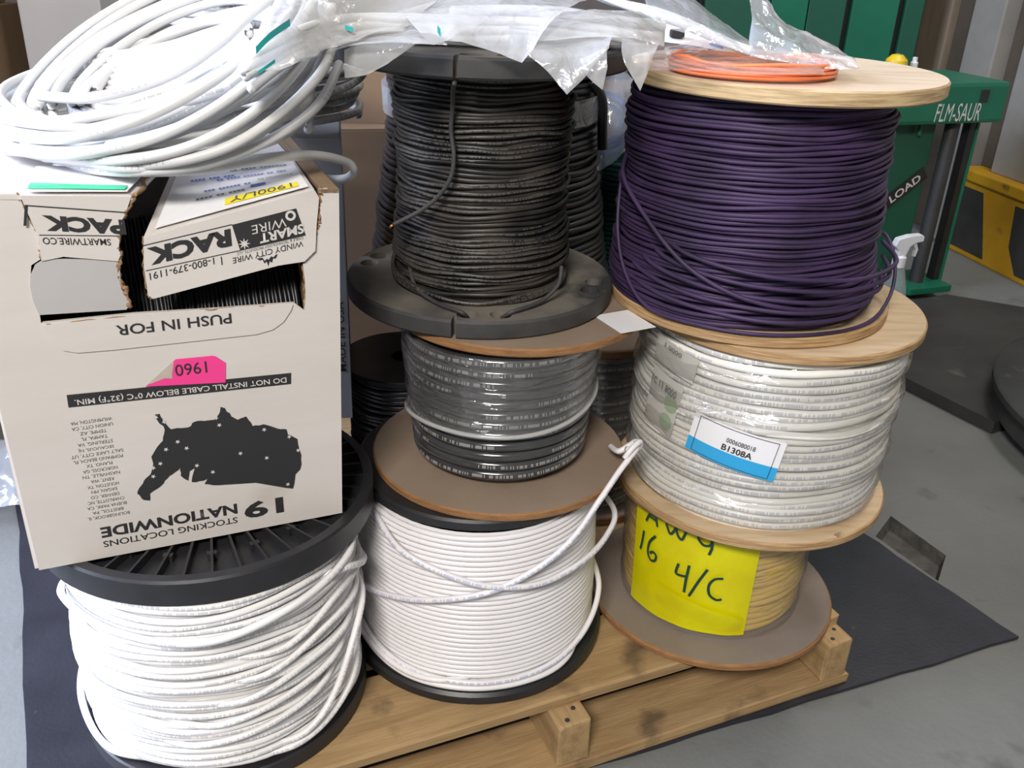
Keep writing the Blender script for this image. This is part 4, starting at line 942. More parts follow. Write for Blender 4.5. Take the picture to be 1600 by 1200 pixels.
# ------------------------------------------------------------------ coil of white cable on the box
def coil_points(n, c0, fr_, seg=64):
    pts = []
    for i in range(n*seg+1):
        k = i/seg; t = k/n; th = 2*PI*(i/seg)
        pts.append(fr_(k, t, th))
    return pts
def big_coil():
    N = 12; C = Vector((-0.388, 0.995, 0.79)); d = 0.0098
    def f(k, t, th):
        nz = noise.noise(Vector((k*0.9, math.cos(th), math.sin(th)))); n2 = noise.noise(Vector((k*0.9+50, math.cos(th)*1.2, math.sin(th)*1.2)))
        rx = 0.160-0.024*abs(math.sin(k*1.9))+0.012*nz; ry = 0.168-0.026*abs(math.sin(k*2.3+1))+0.010*n2
        q = max(0.0, (t-0.25)/0.75)
        tilt = math.radians(2+7*t)
        roll = 0.02+0.10*t
        x = rx*math.cos(th); y = ry*math.sin(th)
        yy = (y+0.165)*math.cos(tilt)-0.165; zz = (y+0.165)*math.sin(tilt)
        z = zz + 0.030*t + 0.010*nz + roll*(x+0.15)
        sh = Vector((0.014*math.sin(k*1.3), 0.010*math.cos(k*1.7), 0))
        p = C + Vector((x+0.012*t, yy, z)) + sh
        p.z = max(p.z, 0.7965+0.0005*k)
        return p
    pts = coil_points(N, C, f)
    o = empty('cable_coil', (C.x, C.y, 0.788), 'big loose coil of white patch cable lying on the printed box', 'cable coil')
    off = Vector((C.x, C.y, 0.788)); pts = [p-off for p in pts]
    link('coiled_cable', tube('coiled_cable', pts, d/2, 8, ref=lambda i, p: Vector((p.x, p.y, 0.06)).normalized()), MT['ccoil'], o)
    # the upper turns stand up, leaning back towards the bags
    U = []; T = 9; SG = 64; ps = math.radians(21)
    for i in range(T*SG+1):
        k = i/SG; ph = 2*PI*k; w = 5*noise.noise(Vector((k*1.1, math.cos(ph)*1.3, math.sin(ph)*1.3)))
        a_ = 246-13*k+10*math.sin(k*2.1)+w; b_ = 116-8.5*k+7*math.sin(k*1.7)+w
        cx, cy = 246+3*k+8*math.sin(k*1.3), 84+2.5*k
        c_, s_ = math.cos(ph), math.sin(ph)
        px = cx+a_*c_*math.cos(ps)+b_*s_*math.sin(ps)*0.6; py = cy-a_*c_*math.sin(ps)-b_*s_
        U.append(at(px, py, 0.955+0.125*s_+0.035*c_+0.004*k*(1 if s_ < 0 else -1)+0.008*noise.noise(Vector((k*2.0, 9, 4))))-off)
    link('coiled_cable', tube('coiled_cable', U, d/2, 8, ref=lambda i, p: Vector((p.x, p.y, 0.06)).normalized()), MT['ccoil'], o)
    for L in ([(35, 232, 0.86), (140, 236, 0.815), (240, 216, 0.81), (340, 166, 0.83), (420, 100, 0.87), (470, 40, 0.93), (500, -20, 1.0)],
              [(70, 246, 0.86), (190, 250, 0.81), (300, 228, 0.81), (400, 172, 0.84), (470, 100, 0.90), (510, 30, 0.98)],
              [(110, 254, 0.87), (230, 258, 0.812), (350, 232, 0.82), (440, 176, 0.86), (505, 108, 0.93), (525, 50, 1.02)],
              [(20, 214, 0.87), (110, 216, 0.82), (220, 186, 0.815), (330, 128, 0.84), (400, 66, 0.88), (440, 0, 0.95)],
              [(90, 258, 0.88), (200, 268, 0.818), (320, 256, 0.822), (430, 214, 0.86), (500, 160, 0.93), (530, 100, 1.02)],
              [(40, 222, 0.90), (170, 226, 0.83), (290, 196, 0.828), (380, 148, 0.85), (450, 84, 0.90), (490, 20, 0.98)]):
        loose(o, [at(*q)-off for q in L], d, MT['ccoil'], 'stray_loop')
    # a stray loop that hangs out over the right edge of the box
    L = [at(120, 262, 0.86), at(230, 268, 0.83), at(330, 262, 0.84), at(420, 247, 0.87), at(490, 243, 0.93), at(538, 252, 0.98), at(553, 266, 1.0), at(540, 279, 1.02), at(505, 279, 1.05), at(470, 268, 1.08)]
    loose(o, [p-off for p in L], d, MT['ccoil'], 'stray_loop')
    L = [at(60, 150, 0.9), at(150, 152, 0.86), at(260, 120, 0.87), at(340, 70, 0.9), at(395, 20, 0.95), at(470, -40, 1.0), at(520, -90, 1.05)]
    loose(o, [p-off for p in L], d, MT['ccoil'], 'stray_loop')
    L = [at(15, 235, 0.86), at(130, 240, 0.815), at(280, 205, 0.825), at(400, 140, 0.88), at(480, 70, 0.96), at(520, 10, 1.05)]
    loose(o, [p-off for p in L], d, MT['ccoil'], 'stray_loop')
    L = [at(60, 225, 0.87), at(190, 262, 0.815), at(330, 245, 0.83), at(430, 190, 0.88), at(490, 120, 0.95), at(510, 60, 1.02), at(500, 0, 1.08)]
    loose(o, [p-off for p in L], d, MT['ccoil'], 'stray_loop')
    return o
big_coil()
# shorter patch leads, bundled, lying inside the big coil
def bundle(name, label, cat, mat, paths, d, base, group=None, part='cable'):
    o = empty(name, base, label, cat, group)
    for P in paths:
        Q = catmull([Vector(p)-Vector(base) for p in P], 10)
        link(part, tube(part, Q, d/2, 8), mat, o)
    return o
ps = []
for k in range(9):
    y = 85+k*9
    ps.append([at(125+9*(k % 4), y+6, 1.02-0.012*k), at(180, y+2, 1.0-0.012*k), at(260, y-12+k, 0.99-0.012*k), at(330, y-34+2*k, 0.99-0.012*k), at(390, y-52+2*k, 1.0-0.010*k)])
bundle('cable_bundle', 'short white patch leads bundled in the middle of the big coil', 'cable bundle', MT['ccoil'], ps, 0.0095, at(260, 150, 0.93), part='lead')
# coil on the pale box at the back, shade put into its grey
def shaded_coil():
    c = Vector((-0.335, 1.270, 0.764)); o = empty('cable_coil', c, 'neat coil of thin cable, grey from painted shade, behind the big white coil', 'cable coil')
    def f(k, t, th):
        nz = noise.noise(Vector((k*1.1, math.cos(th)*1.5, math.sin(th)*1.5)))
        r = 0.112+0.006*math.sin(k*2.1)+0.005*nz
        return Vector((r*math.cos(th), r*math.sin(th), 0.006+0.150*t+0.003*nz))
    pts = coil_points(16, c, f)
    link('coiled_cable', tube('coiled_cable', pts, 0.0052, 8, ref=radial), MT['ccoilshade'], o)
    loose(o, [Vector((0.02, -0.11, 0.03)), Vector((0.08, -0.10, 0.045)), Vector((0.125, -0.06, 0.06)), Vector((0.134, -0.01, 0.085)), Vector((0.122, 0.02, 0.11)), Vector((0.10, 0.02, 0.10))], 0.010, MT['ccoilshade'], 'stray_loop')
    return o
shaded_coil()

# ------------------------------------------------------------------ bagged cables on top of the middle stack
def rows_at(rows): return [[at(*q) if len(q) == 3 else Vector(q) for q in r] for r in rows]
def bag(name, label, films, group=None, base=None, crisp=False):
    o = empty(name, base, label, 'plastic bag', group)
    for (nm, rows, per, amp, fq, seed, mat) in films:
        me = film_grid(nm, rows_at(rows), per, amp, fq, seed, crisp)
        for v in me.vertices: v.co -= Vector(base)
        link(nm, me, MT[mat], o)
    return o
TOPZ = Z4+0.308
def strands(n, path, d, spread, seed):
    rnd = random.Random(seed); out = []
    for i in range(n):
        a = 2*PI*i/max(n, 1); dx, dz = spread*math.cos(a)*rnd.uniform(0.4, 1), spread*0.6*math.sin(a)
        out.append([at(*p)+Vector((rnd.uniform(-.004, .004), dx+rnd.uniform(-.004, .004), dz+rnd.uniform(-.002, .002))) for p in path])
    return out
# leads inside the bags
bundle('cable_bundle', 'white bagged leads drooping from the middle stack to the big coil', 'cable bundle', MT['ccoil'],
       strands(9, [(388, 114, 0.82), (432, 88, 0.855), (482, 62, 0.92), (540, 46, 1.04), (620, 44, 1.06), (720, 48, 1.06), (800, 50, 1.06)], 0.0085, 0.020, 4), 0.0085, at(560, 46, 1.04), part='lead')
bundle('cable_bundle', 'white bagged leads lying across the black reel towards the orange cable', 'cable bundle', MT['ccoil'],
       strands(8, [(700, 30, 1.12), (800, 28, 1.10), (880, 34, 1.08), (950, 44, 1.06), (1005, 52, 1.06), (1030, 50, 1.08)], 0.0085, 0.018, 5), 0.0085, at(900, 34, 1.08), part='lead')
bundle('cable_bundle', 'single pale lead sloping down onto the plywood reel top', 'cable bundle', MT['ccoil'],
       strands(2, [(880, -30, 1.16), (960, 2, 1.13), (1020, 20, 1.10), (1075, 38, 1.08), (1125, 62, 1.07), (1170, 82, 1.06)], 0.010, 0.010, 6), 0.010, at(1060, 34, 1.08), part='lead')
# left bag, drooping towards the coil
bag('plastic_bag', 'milky plastic bag with teal marks drooping over the big coil', [
    ('film', [[(362, 122, 0.790), (392, 70, 0.815), (418, 20, 0.910), (452, -25, 0.970)],
              [(385, 112, 0.790), (420, 66, 0.815), (462, 22, 0.920), (500, -25, 0.990)],
              [(402, 112, 0.795), (452, 78, 0.840), (512, 40, 0.950), (550, -20, 1.010)],
              [(445, 104, 0.815), (500, 76, 0.890), (560, 42, 0.985), (620, -20, 1.035)],
              [(500, 82, 0.910), (560, 60, 0.965), (640, 40, 1.005), (700, -20, 1.045)]], 7, 0.006, 26, 1, 'film'),
    ('film', [[(500, 84, 0.95), (560, 62, 0.98), (640, 44, 1.01), (700, -20, 1.07)],
              [(600, 66, 0.93), (640, 50, 0.98), (700, 30, 1.02), (740, -22, 1.08)],
              [(680, 72, 0.93), (720, 52, 0.98), (760, 30, 1.02), (800, -22, 1.08)]], 7, 0.004, 30, 2, 'film')], base=at(480, 60, 0.98))
def film_strip(par, name, pts, w, mat):
    P = catmull([at(*p) for p in pts], 6); vs = []
    for p in P: vs += [p+Vector((0, -0.004, w)), p+Vector((0, -0.004, -w))]
    b = par.location; vs = [v-b for v in vs]
    link(name, mesh(name, vs, [(2*i, 2*i+1, 2*i+3, 2*i+2) for i in range(len(P)-1)]), MT[mat], par)
lb = [o for o in COL.objects if o.name == 'plastic_bag'][0]
film_strip(lb, 'teal_mark', [(402, 78, 0.795), (425, 55, 0.808), (455, 34, 0.832)], 0.0028, 'teal')
film_strip(lb, 'teal_mark', [(405, 113, 0.785), (418, 104, 0.790), (432, 94, 0.800)], 0.0014, 'teal')
film_strip(lb, 'teal_mark', [(684, 44, 0.965), (687, 48, 0.965), (689, 51, 0.965)], 0.0035, 'teal')
film_strip(lb, 'teal_mark', [(540, 41, 0.965), (546, 44, 0.965), (553, 46, 0.965)], 0.002, 'teal')
# flap that hangs on the left of the black flange
bag('plastic_bag', 'pale plastic flap hanging off the left of the black reel top', [
    ('film', [[(538, 78, 0.955), (538, 100, 0.950), (539, 122, 0.948)],
              [(560, 66, 0.955), (565, 92, 0.946), (572, 116, 0.944)],
              [(600, 62, 0.955), (604, 76, 0.946), (606, 98, 0.944)],
              [(640, 60, 0.955), (646, 64, 0.948), (650, 70, 0.946)],
              [(690, 64, 0.955), (695, 66, 0.950), (700, 70, 0.948)]], 6, 0.0025, 30, 3, 'film')], base=at(590, 70, 0.955), crisp=True)
# middle bag with two pointed corners
bag('plastic_bag', 'large clear plastic bag with a pointed corner hanging over the black reel', [
    ('film', [[(620, 18, 1.03), (640, 34, 0.99), (668, 62, 0.962)],
              [(680, 2, 1.06), (700, 28, 0.99), (722, 66, 0.958)],
              [(760, -10, 1.08), (772, 28, 0.99), (780, 84, 0.954)],
              [(840, -12, 1.08), (828, 28, 0.985), (815, 98, 0.948)],
              [(900, -10, 1.08), (866, 22, 0.985), (836, 74, 0.952)],
              [(940, -8, 1.09), (890, 12, 1.0), (848, 52, 0.956)]], 7, 0.0035, 24, 4, 'film')], base=at(770, 30, 1.0), crisp=True)
bag('plastic_bag', 'grey plastic bag with the longest pointed corner, over the black reel front', [
    ('film', [[(828, 66, 0.975), (830, 74, 0.958), (826, 86, 0.945)],
              [(860, 60, 0.99), (858, 84, 0.950), (856, 114, 0.940)],
              [(900, 56, 0.99), (896, 92, 0.948), (885, 148, 0.934)],
              [(932, 52, 0.99), (926, 84, 0.950), (916, 119, 0.940)],
              [(960, 50, 1.0), (954, 64, 0.955), (952, 76, 0.946)]], 7, 0.0028, 30, 5, 'film'),
    ('corner_flap', [[(905, 92, 0.958), (915, 116, 0.952), (928, 130, 0.950)],
                     [(925, 84, 0.958), (932, 112, 0.950), (942, 141, 0.948)],
                     [(948, 74, 0.958), (948, 94, 0.952), (949, 104, 0.950)]], 7, 0.0015, 30, 6, 'film'),
    ('film', [[(850, 20, 1.06), (845, 40, 1.0), (838, 64, 0.965)],
              [(930, 14, 1.06), (925, 34, 1.0), (915, 58, 0.965)],
              [(1000, 18, 1.06), (996, 36, 1.0), (990, 60, 0.968)],
              [(1040, 38, 1.07), (1040, 52, 1.02), (1038, 72, 0.985)]], 7, 0.003, 28, 7, 'film')], base=at(900, 60, 0.99), crisp=True)
bag('plastic_bag', 'narrow plastic bag corner hanging between the black and purple reels', [
    ('film', [[(972, 60, 0.985), (972, 82, 0.965), (976, 100, 0.958)],
              [(990, 56, 0.985), (990, 92, 0.962), (1000, 142, 0.950)],
              [(1012, 62, 0.985), (1014, 88, 0.964), (1012, 116, 0.956)],
              [(1030, 66, 0.990), (1026, 76, 0.972), (1021, 86, 0.966)]], 7, 0.002, 30, 8, 'film')], base=at(1000, 70, 0.98), crisp=True)
bag('plastic_bag', 'long clear bag sleeve sloping from the black reel to the plywood flange', [
    ('film', [[(1000, -22, 1.16), (1010, 8, 1.09), (1020, 40, 1.05)],
              [(1050, -15, 1.16), (1060, 18, 1.09), (1070, 52, 1.05)],
              [(1085, 0, 1.15), (1100, 34, 1.08), (1110, 66, 1.045)],
              [(1125, 32, 1.13), (1140, 56, 1.07), (1150, 80, 1.04)],
              [(1168, 62, 1.10), (1178, 76, 1.07), (1185, 90, 1.045)]], 7, 0.003, 28, 9, 'filmclear')], base=at(1100, 40, 1.08))
# bag with its mouth standing up on the plywood flange
bag('plastic_bag', 'shiny clear bag with its mouth standing up on the pale plywood flange', [
    ('film', [[(1168, -12, 1.16), (1196, 2, 1.16), (1216, 32, 1.16), (1262, 52, 1.16), (1310, 78, 1.15)],
              [(1174, 20, 1.11), (1206, 34, 1.11), (1234, 52, 1.11), (1276, 68, 1.11), (1330, 90, 1.10)],
              [(1172, 62, 1.07), (1205, 72, 1.06), (1240, 80, 1.06), (1285, 92, 1.06), (1340, 102, 1.05)],
              [(1172, 88, 1.03), (1210, 96, 1.03), (1250, 102, 1.03), (1300, 108, 1.03), (1350, 108, 1.03)]], 8, 0.006, 34, 10, 'filmclear')], base=at(1240, 80, 1.06))
# orange patch cable, coiled flat in a pinkish bag
def orange():
    c = Vector((0.252, 1.085, Z7+0.2915)); o = empty('cable_coil', c, 'flat coil of orange cable on the pale plywood flange', 'cable coil')
    def f(k, t, th):
        nz = noise.noise(Vector((k*1.3, math.cos(th)*1.5, math.sin(th)*1.5)))
        r = 0.056+0.024*abs(math.sin(k*2.4))
        return Vector((1.15*r*math.cos(th), 0.95*r*math.sin(th), 0.0022+0.013*t*(1+0.5*nz)))
    link('coiled_cable', tube('coiled_cable', coil_points(14, c, f, 48), 0.0020, 6), MT['corange'], o)
orange()
ob = bag('plastic_bag', 'pinkish clear bag lying flat over the orange cable coil', [
    ('film', [[(1010, 74, 1.22), (1080, 62, 1.24), (1160, 62, 1.26), (1230, 78, 1.24)],
              [(1012, 84, 1.12), (1080, 78, 1.12), (1170, 82, 1.12), (1250, 90, 1.12)],
              [(1020, 96, 1.03), (1090, 96, 1.03), (1180, 99, 1.03), (1280, 104, 1.03)],
              [(1020, 108, 0.99), (1100, 112, 0.985), (1190, 116, 0.985), (1290, 116, 0.985)]], 7, 0.003, 26, 11, 'filmpink')], base=at(1120, 96, 1.05))
tk = empty('paper_ticket', at(1085, 62, 1.19), 'white printed ticket with a small black mark behind the orange cable', 'paper')
me = film_grid('sheet', [[at(*q)-tk.location for q in r] for r in [[(1040, 36, 1.26), (1090, 42, 1.26), (1142, 62, 1.26)], [(1038, 66, 1.20), (1088, 72, 1.20), (1138, 84, 1.20)]]], 6, 0.001, 20, 3)
link('sheet', me, MT['paper'], tk)
for (a, b_, m_) in ((1058, 52, 'ink'), (1118, 74, 'blue')):
    p = at(a, b_, 1.215)-tk.location
    bm = bmesh.new(); box_bm(bm, 0.018, 0.010, 0.010); bmesh.ops.bevel(bm, geom=bm.edges[:], offset=0.0025, segments=2, affect='EDGES', profile=0.5)
    link('clip', bm_mesh('clip', bm), MT[m_], tk, p)

# ------------------------------------------------------------------ goods stored behind the stacks (on the pallet and the mat)
def carton(name, label, c, sx, sy, sz, yaw, mat, tape=True):
    o = empty(name, (c[0], c[1], c[2]), label, 'box', rot=(0, 0, yaw))
    th = 0.004
    for s in (-1, 1):
        box('side_panel', th, sy, sz, mat, o, (s*(sx/2-th/2), 0, sz/2)); box('side_panel', sx-2*th, th, sz, mat, o, (0, s*(sy/2-th/2), sz/2))
    box('bottom_panel', sx-2*th, sy-2*th, th, mat, o, (0, 0, th/2))
    for s in (-1, 1): box('top_flap', sx-0.002, sy/2-0.002, th, mat, o, (0, s*sy/4, sz+th/2))
    if tape: box('tape_strip', sx-0.004, 0.05, 0.0006, MT['wrapwhite'], o, (0, 0, sz+th+0.0004))
    return o
Zd = PT+0.0012
# pale box behind the printed one, spine reads MADE IN USA
pb = carton('storage_box', 'pale grey box behind the printed one, marked MADE IN USA on its edge', (-0.418, 1.272, 0.358), 0.34, 0.24, 0.40, 0.18, MT['boxgrey'])
me = fit_text('MADE IN USA', 0.105, 0.011, 0.006)
for v in me.vertices: v.co = Vector((-v.co.y, -0.0006, v.co.x))
link('printed_text', me, MT['ink'], pb, (0.165, -0.12, 0.075))
carton('storage_box', 'brown carton carrying the pale grey box at the back of the pallet', (-0.475, 1.30, Zd), 0.28, 0.22, 0.2425, 0.2, MT['card'])
carton('storage_box', 'large brown carton standing left behind the black reels', (-0.42, 1.86, Zd), 0.44, 0.40, 0.557, 0.25, MT['card'])
carton('storage_box', 'small brown carton on top of the large carton behind the shaded coil', (-0.40, 1.88, 0.6725), 0.34, 0.30, 0.115, 0.1, MT['card'])
carton('storage_box', 'tall brown carton seen between the black and purple reels', (0.31, 1.87, Zd), 0.34, 0.34, 0.617, 0.5, MT['card'])
def low_black():  # black reel added to keep the gap over the deck dark
    e = empty('cable_reel', (-0.172, 1.335, Zd), 'small black reel added to darken the gap behind the ribbed reel', 'cable reel')
    link('flange', disc_mesh('flange', 0.100, 0.010), [MT['black'], MT['black']], e)
    link('flange', disc_mesh('flange', 0.100, 0.010), [MT['black'], MT['black']], e, (0, 0, 0.27))
    add_cable(e, 0.010, 0.27, lambda t: 0.088, 0.009, MT['cblackclean'], 91, 0.3, 0.3, 6, 48)
low_black()
# second black reel behind the top black reel
def back_black():
    c = (-0.048, 1.52, 0.4455); h = 0.42
    e = empty('cable_reel', c, 'fat black cable reel standing behind the dusty black reel', 'cable reel')
    link('flange', disc_mesh('flange', 0.150, 0.02), [MT['black'], MT['black']], e)
    link('flange', disc_mesh('flange', 0.150, 0.02), [MT['black'], MT['black']], e, (0, 0, h-0.02))
    rf = lambda t: 0.205 - 0.035*min(1, t*1.6) if t < 0.7 else 0.166+0.008*(t-0.7)/0.3
    add_cable(e, 0.02, h-0.02, rf, 0.010, MT['cblackclean'], 61, 0.4, 0.5, 7, 60)
    o = link('paper_band', lathe('paper_band', [(0.1725, 0.30), (0.1735, 0.34)], 60), MT['filmclear'], e, (0, 0.0, 0), (0.03, 0.0, 0))
    loose(e, [cyl(0.171, 330, .36), cyl(0.180, 338, .33), cyl(0.182, 340, .29), cyl(0.184, 341, .255)], 0.016, MT['cblackclean'], 'hanging_tail')
    return e
back_black()
tag(box('support_crate', 0.14, 0.16, 0.3345, MT['cbrown'], None, (-0.07, 1.56, Zd+0.16725), (0, 0, 0.1), bev=0.004), 'dark crate the fat black reel stands on', 'crate')
# wrapped black reel low between the stacks
def back_wrapped():
    c = (0.140, 1.405, Zd)
    e = empty('cable_reel', c, 'plastic wrapped black reel in the gap between middle and right stacks', 'cable reel')
    link('flange', disc_mesh('flange', 0.112, 0.014), [MT['fiber'], MT['fiberedge']], e)
    link('flange', disc_mesh('flange', 0.112, 0.014), [MT['fiber'], MT['fiberedge']], e, (0, 0, 0.306))
    add_cable(e, 0.014, 0.306, lambda t: 0.098, 0.015, MT['cclear'], 71, 0.2, 0.2, 8, 60)
    prof = [(0.101+0.005*noise.noise(Vector((k*0.9, 1, 3))), 0.02+0.28*k/14) for k in range(15)]
    link('stretch_wrap', lathe('stretch_wrap', prof, 60), MT['wrap'], e)
back_wrapped()
# bluish bag with a blue coil on the tall carton, and a dark teal coil beside it
def blue_bag():
    b = Vector((0.19, 1.64, 0.733)); e = empty('plastic_bag', b, 'bluish clear bag with blue cable, between the black and purple reel tops', 'plastic bag')
    rows = [[(905, 262, 1.62), (903, 215, 1.60), (904, 165, 1.61), (910, 118, 1.64)],
            [(928, 268, 1.57), (930, 215, 1.55), (932, 160, 1.56), (938, 112, 1.60)],
            [(952, 256, 1.56), (955, 210, 1.54), (958, 165, 1.55), (965, 112, 1.59)],
            [(985, 230, 1.61), (988, 200, 1.59), (990, 160, 1.59), (992, 118, 1.62)]]
    me = film_grid('film', [[at(*q)-b for q in r] for r in rows], 8, 0.012, 24, 12); link('film', me, MT['filmblue'], e)
    def f(k, t, th): 
        r = 0.040+0.010*math.sin(k*2.2); return at(945, 195, 1.63)-b+Vector((r*math.cos(th), 0.02*t, r*math.sin(th)))
    link('blue_cable', tube('blue_cable', coil_points(7, b, f, 40), 0.0035, 6), MT['blueink'], e)
blue_bag()
def teal_coil():
    p = at(972, 285, 1.60)
    e = empty('cable_reel', (p.x, p.y, Zd), 'slim dark teal cable column peeping out left of the purple reel', 'cable reel')
    add_cable(e, 0.0, p.z+0.045-Zd, lambda t: 0.042, 0.009, MT['tealdark'], 95, 0.2, 0.2, 6, 32)
teal_coil()
# crumpled clear plastic on the mat at the far left
cb = at(15, 735, 1.45); e = empty('plastic_sheet', cb, 'crumpled clear plastic on the mat left of the printed box', 'plastic sheet')
rows = [[(-70, 800, 1.36), (-20, 790, 1.37), (30, 795, 1.36), (75, 800, 1.36)], [(-80, 740, 1.46), (-20, 730, 1.44), (25, 735, 1.42), (85, 750, 1.42)],
        [(-60, 690, 1.55), (-10, 690, 1.50), (40, 690, 1.48), (90, 700, 1.48)], [(-60, 690, 1.62), (-10, 700, 1.60), (40, 700, 1.58), (90, 710, 1.56)]]
me = film_grid('film', [[at(*q)-cb for q in r] for r in rows], 8, 0.016, 22, 14); link('film', me, MT['filmclear'], e)
# left-edge cartons, added to block the door daylight; pale cabinet behind the coil
carton('storage_box', 'tall brown carton added at the left edge to block daylight', (-1.52, 1.86, 0.0005), 0.60, 1.05, 0.80, -0.03, MT['card'])
carton('storage_box', 'second brown carton added on the tall one to block daylight', (-1.54, 1.88, 0.806), 0.56, 1.0, 0.72, -0.03, MT['card'])
def cabinet():
    a = at(22, 0, 2.25); w = 0.19
    e = empty('cabinet', (a.x+w/2, 2.40, 0), 'pale grey upright cabinet behind the big coil, top left', 'cabinet')
    box('body', w, 0.28, 1.36, MT['cabinet'], e, (0, 0, 0.68), bev=0.004)
    for k, x in enumerate((-0.005, 0.035)):
        box('vent_slot', 0.007, 0.004, 0.10, MT['blackmatte'], e, (x, -0.1415, 0.985+0.012*k))
    box('door', w-0.02, 0.006, 1.2, MT['cabinet'], e, (0, -0.143, 0.30), bev=0.002).scale = (1, 1, 0.45)
cabinet()

# ------------------------------------------------------------------ green stretch wrapper on the right
# steel platform and turntable
pn = Vector((0.87, 0.49, 0))
A_ = Vector((0.80, 2.44, 0)); B_ = Vector((1.105, 1.885, 0))
plat = slab('steel_platform', [(A_.x, A_.y), (B_.x, B_.y), (B_.x+pn.x*1.1, B_.y+pn.y*1.1), (A_.x+pn.x*0.62, A_.y+pn.y*0.62)], 0.001, 0.032, MT['steel'])
tag(plat, 'low dark steel platform plate between turntable and green mast', 'platform')
tt = empty('turntable', (1.655, 1.80, 0.0325), 'round dark steel turntable cut by the right edge of the photo', 'turntable')
link('disc', lathe('disc', [(0.0, 0.070), (0.548, 0.070), (0.556, 0.066), (0.556, 0.052), (0.54, 0.050), (0.0, 0.050)], 96), MT['steel'], tt)
link('skirt', lathe('skirt', [(0.53, 0.050), (0.545, 0.0), (0.0, 0.0)], 96), MT['steel'], tt)
# mast unit
MY = math.radians(20); mo = at(1425, 452, 2.74); mo.z = 0.0325
mast = empty('stretch_wrapper', mo, 'green stretch wrapper unit with FLM-SAUR lettering beside the striped base', 'machine', rot=(0, 0, MY))
box('body_panel', 0.36, 0.10, 0.50, MT['greendark'], mast, (-0.185, 0.10, 0.27), bev=0.004)
box('base_foot', 0.16, 0.16, 0.022, MT['green'], mast, (0.055, 0.06, 0.011), bev=0.003)
cap = box('cap_housing', 0.50, 0.26, 0.115, MT['green'], mast, (-0.085, 0.11, 0.575), bev=0.012)
box('button_plate', 0.028, 0.004, 0.034, MT['black'], mast, (0.075, -0.0215, 0.595), bev=0.001)
me = fit_text('FLM-SAUR', 0.160, 0.050, 0.0, 0.15); 
for v in me.vertices: v.co = Vector((v.co.x, 0, v.co.y))
link('lettering', me, MT['inkwhite'], mast, (-0.085, -0.0208, 0.526))
link('roller', lathe('roller', [(0.0, 0.52), (0.020, 0.52), (0.021, 0.515), (0.021, 0.022), (0.0, 0.022)], 24), MT['steel'], mast, (0.045, 0.04, 0))
box('rear_post', 0.022, 0.03, 0.515, MT['black'], mast, (0.118, 0.05, 0.265), bev=0.002)
box('post_cover', 0.010, 0.034, 0.515, MT['green'], mast, (0.136, 0.05, 0.265), bev=0.002)
link('bolt_hook', lathe('bolt_hook', [(0.0, 0.0), (0.006, 0.004), (0.005, 0.05), (0.0, 0.05)], 12), MT['green'], mast, (-0.075, 0.035, 0.475))
lp = box('sign_strip', 0.190, 0.003, 0.040, MT['black'], mast, (-0.086, 0.0475, 0.310), (0, -0.62, 0))
me = fit_text('LOAD', 0.115, 0.024, 0.02)
for v in me.vertices: v.co = Vector((v.co.x-0.040, -0.0022, v.co.y-0.012))
link('lettering', me, MT['inkwhite'], lp)
# what stands on the housing
tag(link('yellow_knob', lathe('yellow_knob', [(0, 0), (0.030, 0.0), (0.034, 0.015), (0.030, 0.038), (0.016, 0.052), (0, 0.055)], 24), MT['yellowplastic'], None,
    mast.location+Matrix.Rotation(MY, 3, 'Z')@Vector((-0.10, 0.16, 0.633))), 'yellow plastic cap on top of the green housing', 'cap')
tag(link('steel_stud', lathe('steel_stud', [(0, 0), (0.011, 0.0), (0.011, 0.03), (0.007, 0.034), (0.007, 0.045), (0, 0.046)], 16), MT['whiteplastic'], None,
    mast.location+Matrix.Rotation(MY, 3, 'Z')@Vector((-0.035, 0.16, 0.633))), 'small pale stud on the green housing beside the yellow cap', 'stud')
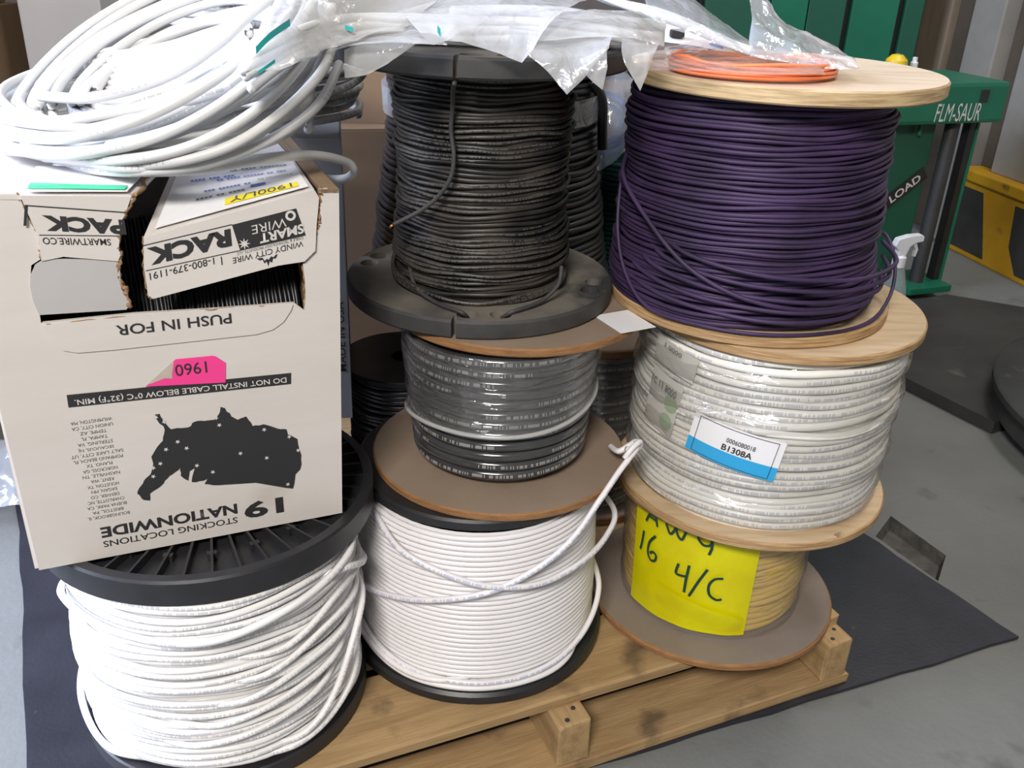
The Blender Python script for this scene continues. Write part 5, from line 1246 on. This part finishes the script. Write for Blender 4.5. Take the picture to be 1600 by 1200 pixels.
# tall green machine behind
def baler():
    c = at(1290, 60, 3.55); e = empty('green_machine', (c.x, 3.75, 0.0005), 'tall dark green machine cabinet behind the plywood reel top', 'machine')
    W = 0.86
    box('back_body', W-0.105, 0.30, 2.2, MT['blackmatte'], e, (-0.045, 0.06, 1.1))
    x = -W/2
    for (w, m_) in ((0.235, 'greendark'), (0.135, 'green'), (0.135, 'greendark'), (0.168, 'green'), (0.068, 'greendark')):
        box('panel', w-0.002 if w in (0.235, 0.135) and m_ != 'green' else w-0.002, 0.03, 2.2, MT[m_], e, (x+w/2, -0.105, 1.1), bev=0.003)
        x += w + (0.002 if x < -0.15 else 0.022)
    link('cable_pipe', lathe('cable_pipe', [(0.018, 0), (0.018, 2.2), (0, 2.2)], 16), MT['steel'], e, (-W/2-0.03, -0.06, 0))
baler()
# spray bottle
def spray():
    b = atz(1414, 366, 0.285); b.z = 0.0325
    e = empty('spray_bottle', b, 'clear spray bottle with white trigger head beside the green unit', 'bottle', rot=(0, 0, 0.25))
    bz = 0.172
    link('body', lathe('body', [(0, 0.0), (0.036, 0.0), (0.040, 0.006), (0.040, 0.075), (0.034, 0.105), (0.022, 0.150), (0.015, 0.165), (0.015, bz)], 32), MT['bottle'], e)
    link('label', lathe('label', [(0.0408, 0.02), (0.0408, 0.075)], 32), MT['whiteplastic'], e)
    bm = bmesh.new(); box_bm(bm, 0.022, 0.002, 0.02, (-0.012, -0.041, 0.06)); link('red_mark', bm_mesh('red_mark', bm), MT['red'], e)
    bm = bmesh.new(); box_bm(bm, 0.018, 0.002, 0.02, (-0.034, -0.030, 0.055)); link('blue_mark', bm_mesh('blue_mark', bm), MT['blue'], e)
    link('collar', lathe('collar', [(0, bz-0.012), (0.0185, bz-0.012), (0.0185, bz+0.016), (0.012, bz+0.022), (0, bz+0.022)], 24), MT['whiteplastic'], e)
    prof = [(-0.030, 0.050), (-0.022, 0.070), (0.010, 0.078), (0.050, 0.080), (0.058, 0.074), (0.058, 0.060), (0.036, 0.056), (0.020, 0.046), (0.012, 0.020), (-0.012, 0.020), (-0.014, 0.036)]
    h = link('spray_head', poly_prism('spray_head', prof, 0.022), MT['whiteplastic'], e, (0, -0.011, bz))
    bm = h.modifiers.new('bev', 'BEVEL'); bm.width = 0.003; bm.segments = 2
    link('trigger', poly_prism('trigger', [(0.030, 0.056), (0.040, 0.058), (0.050, 0.036), (0.046, 0.016), (0.040, 0.016), (0.042, 0.034)], 0.010), MT['whiteplastic'], e, (0, -0.005, bz))
spray()
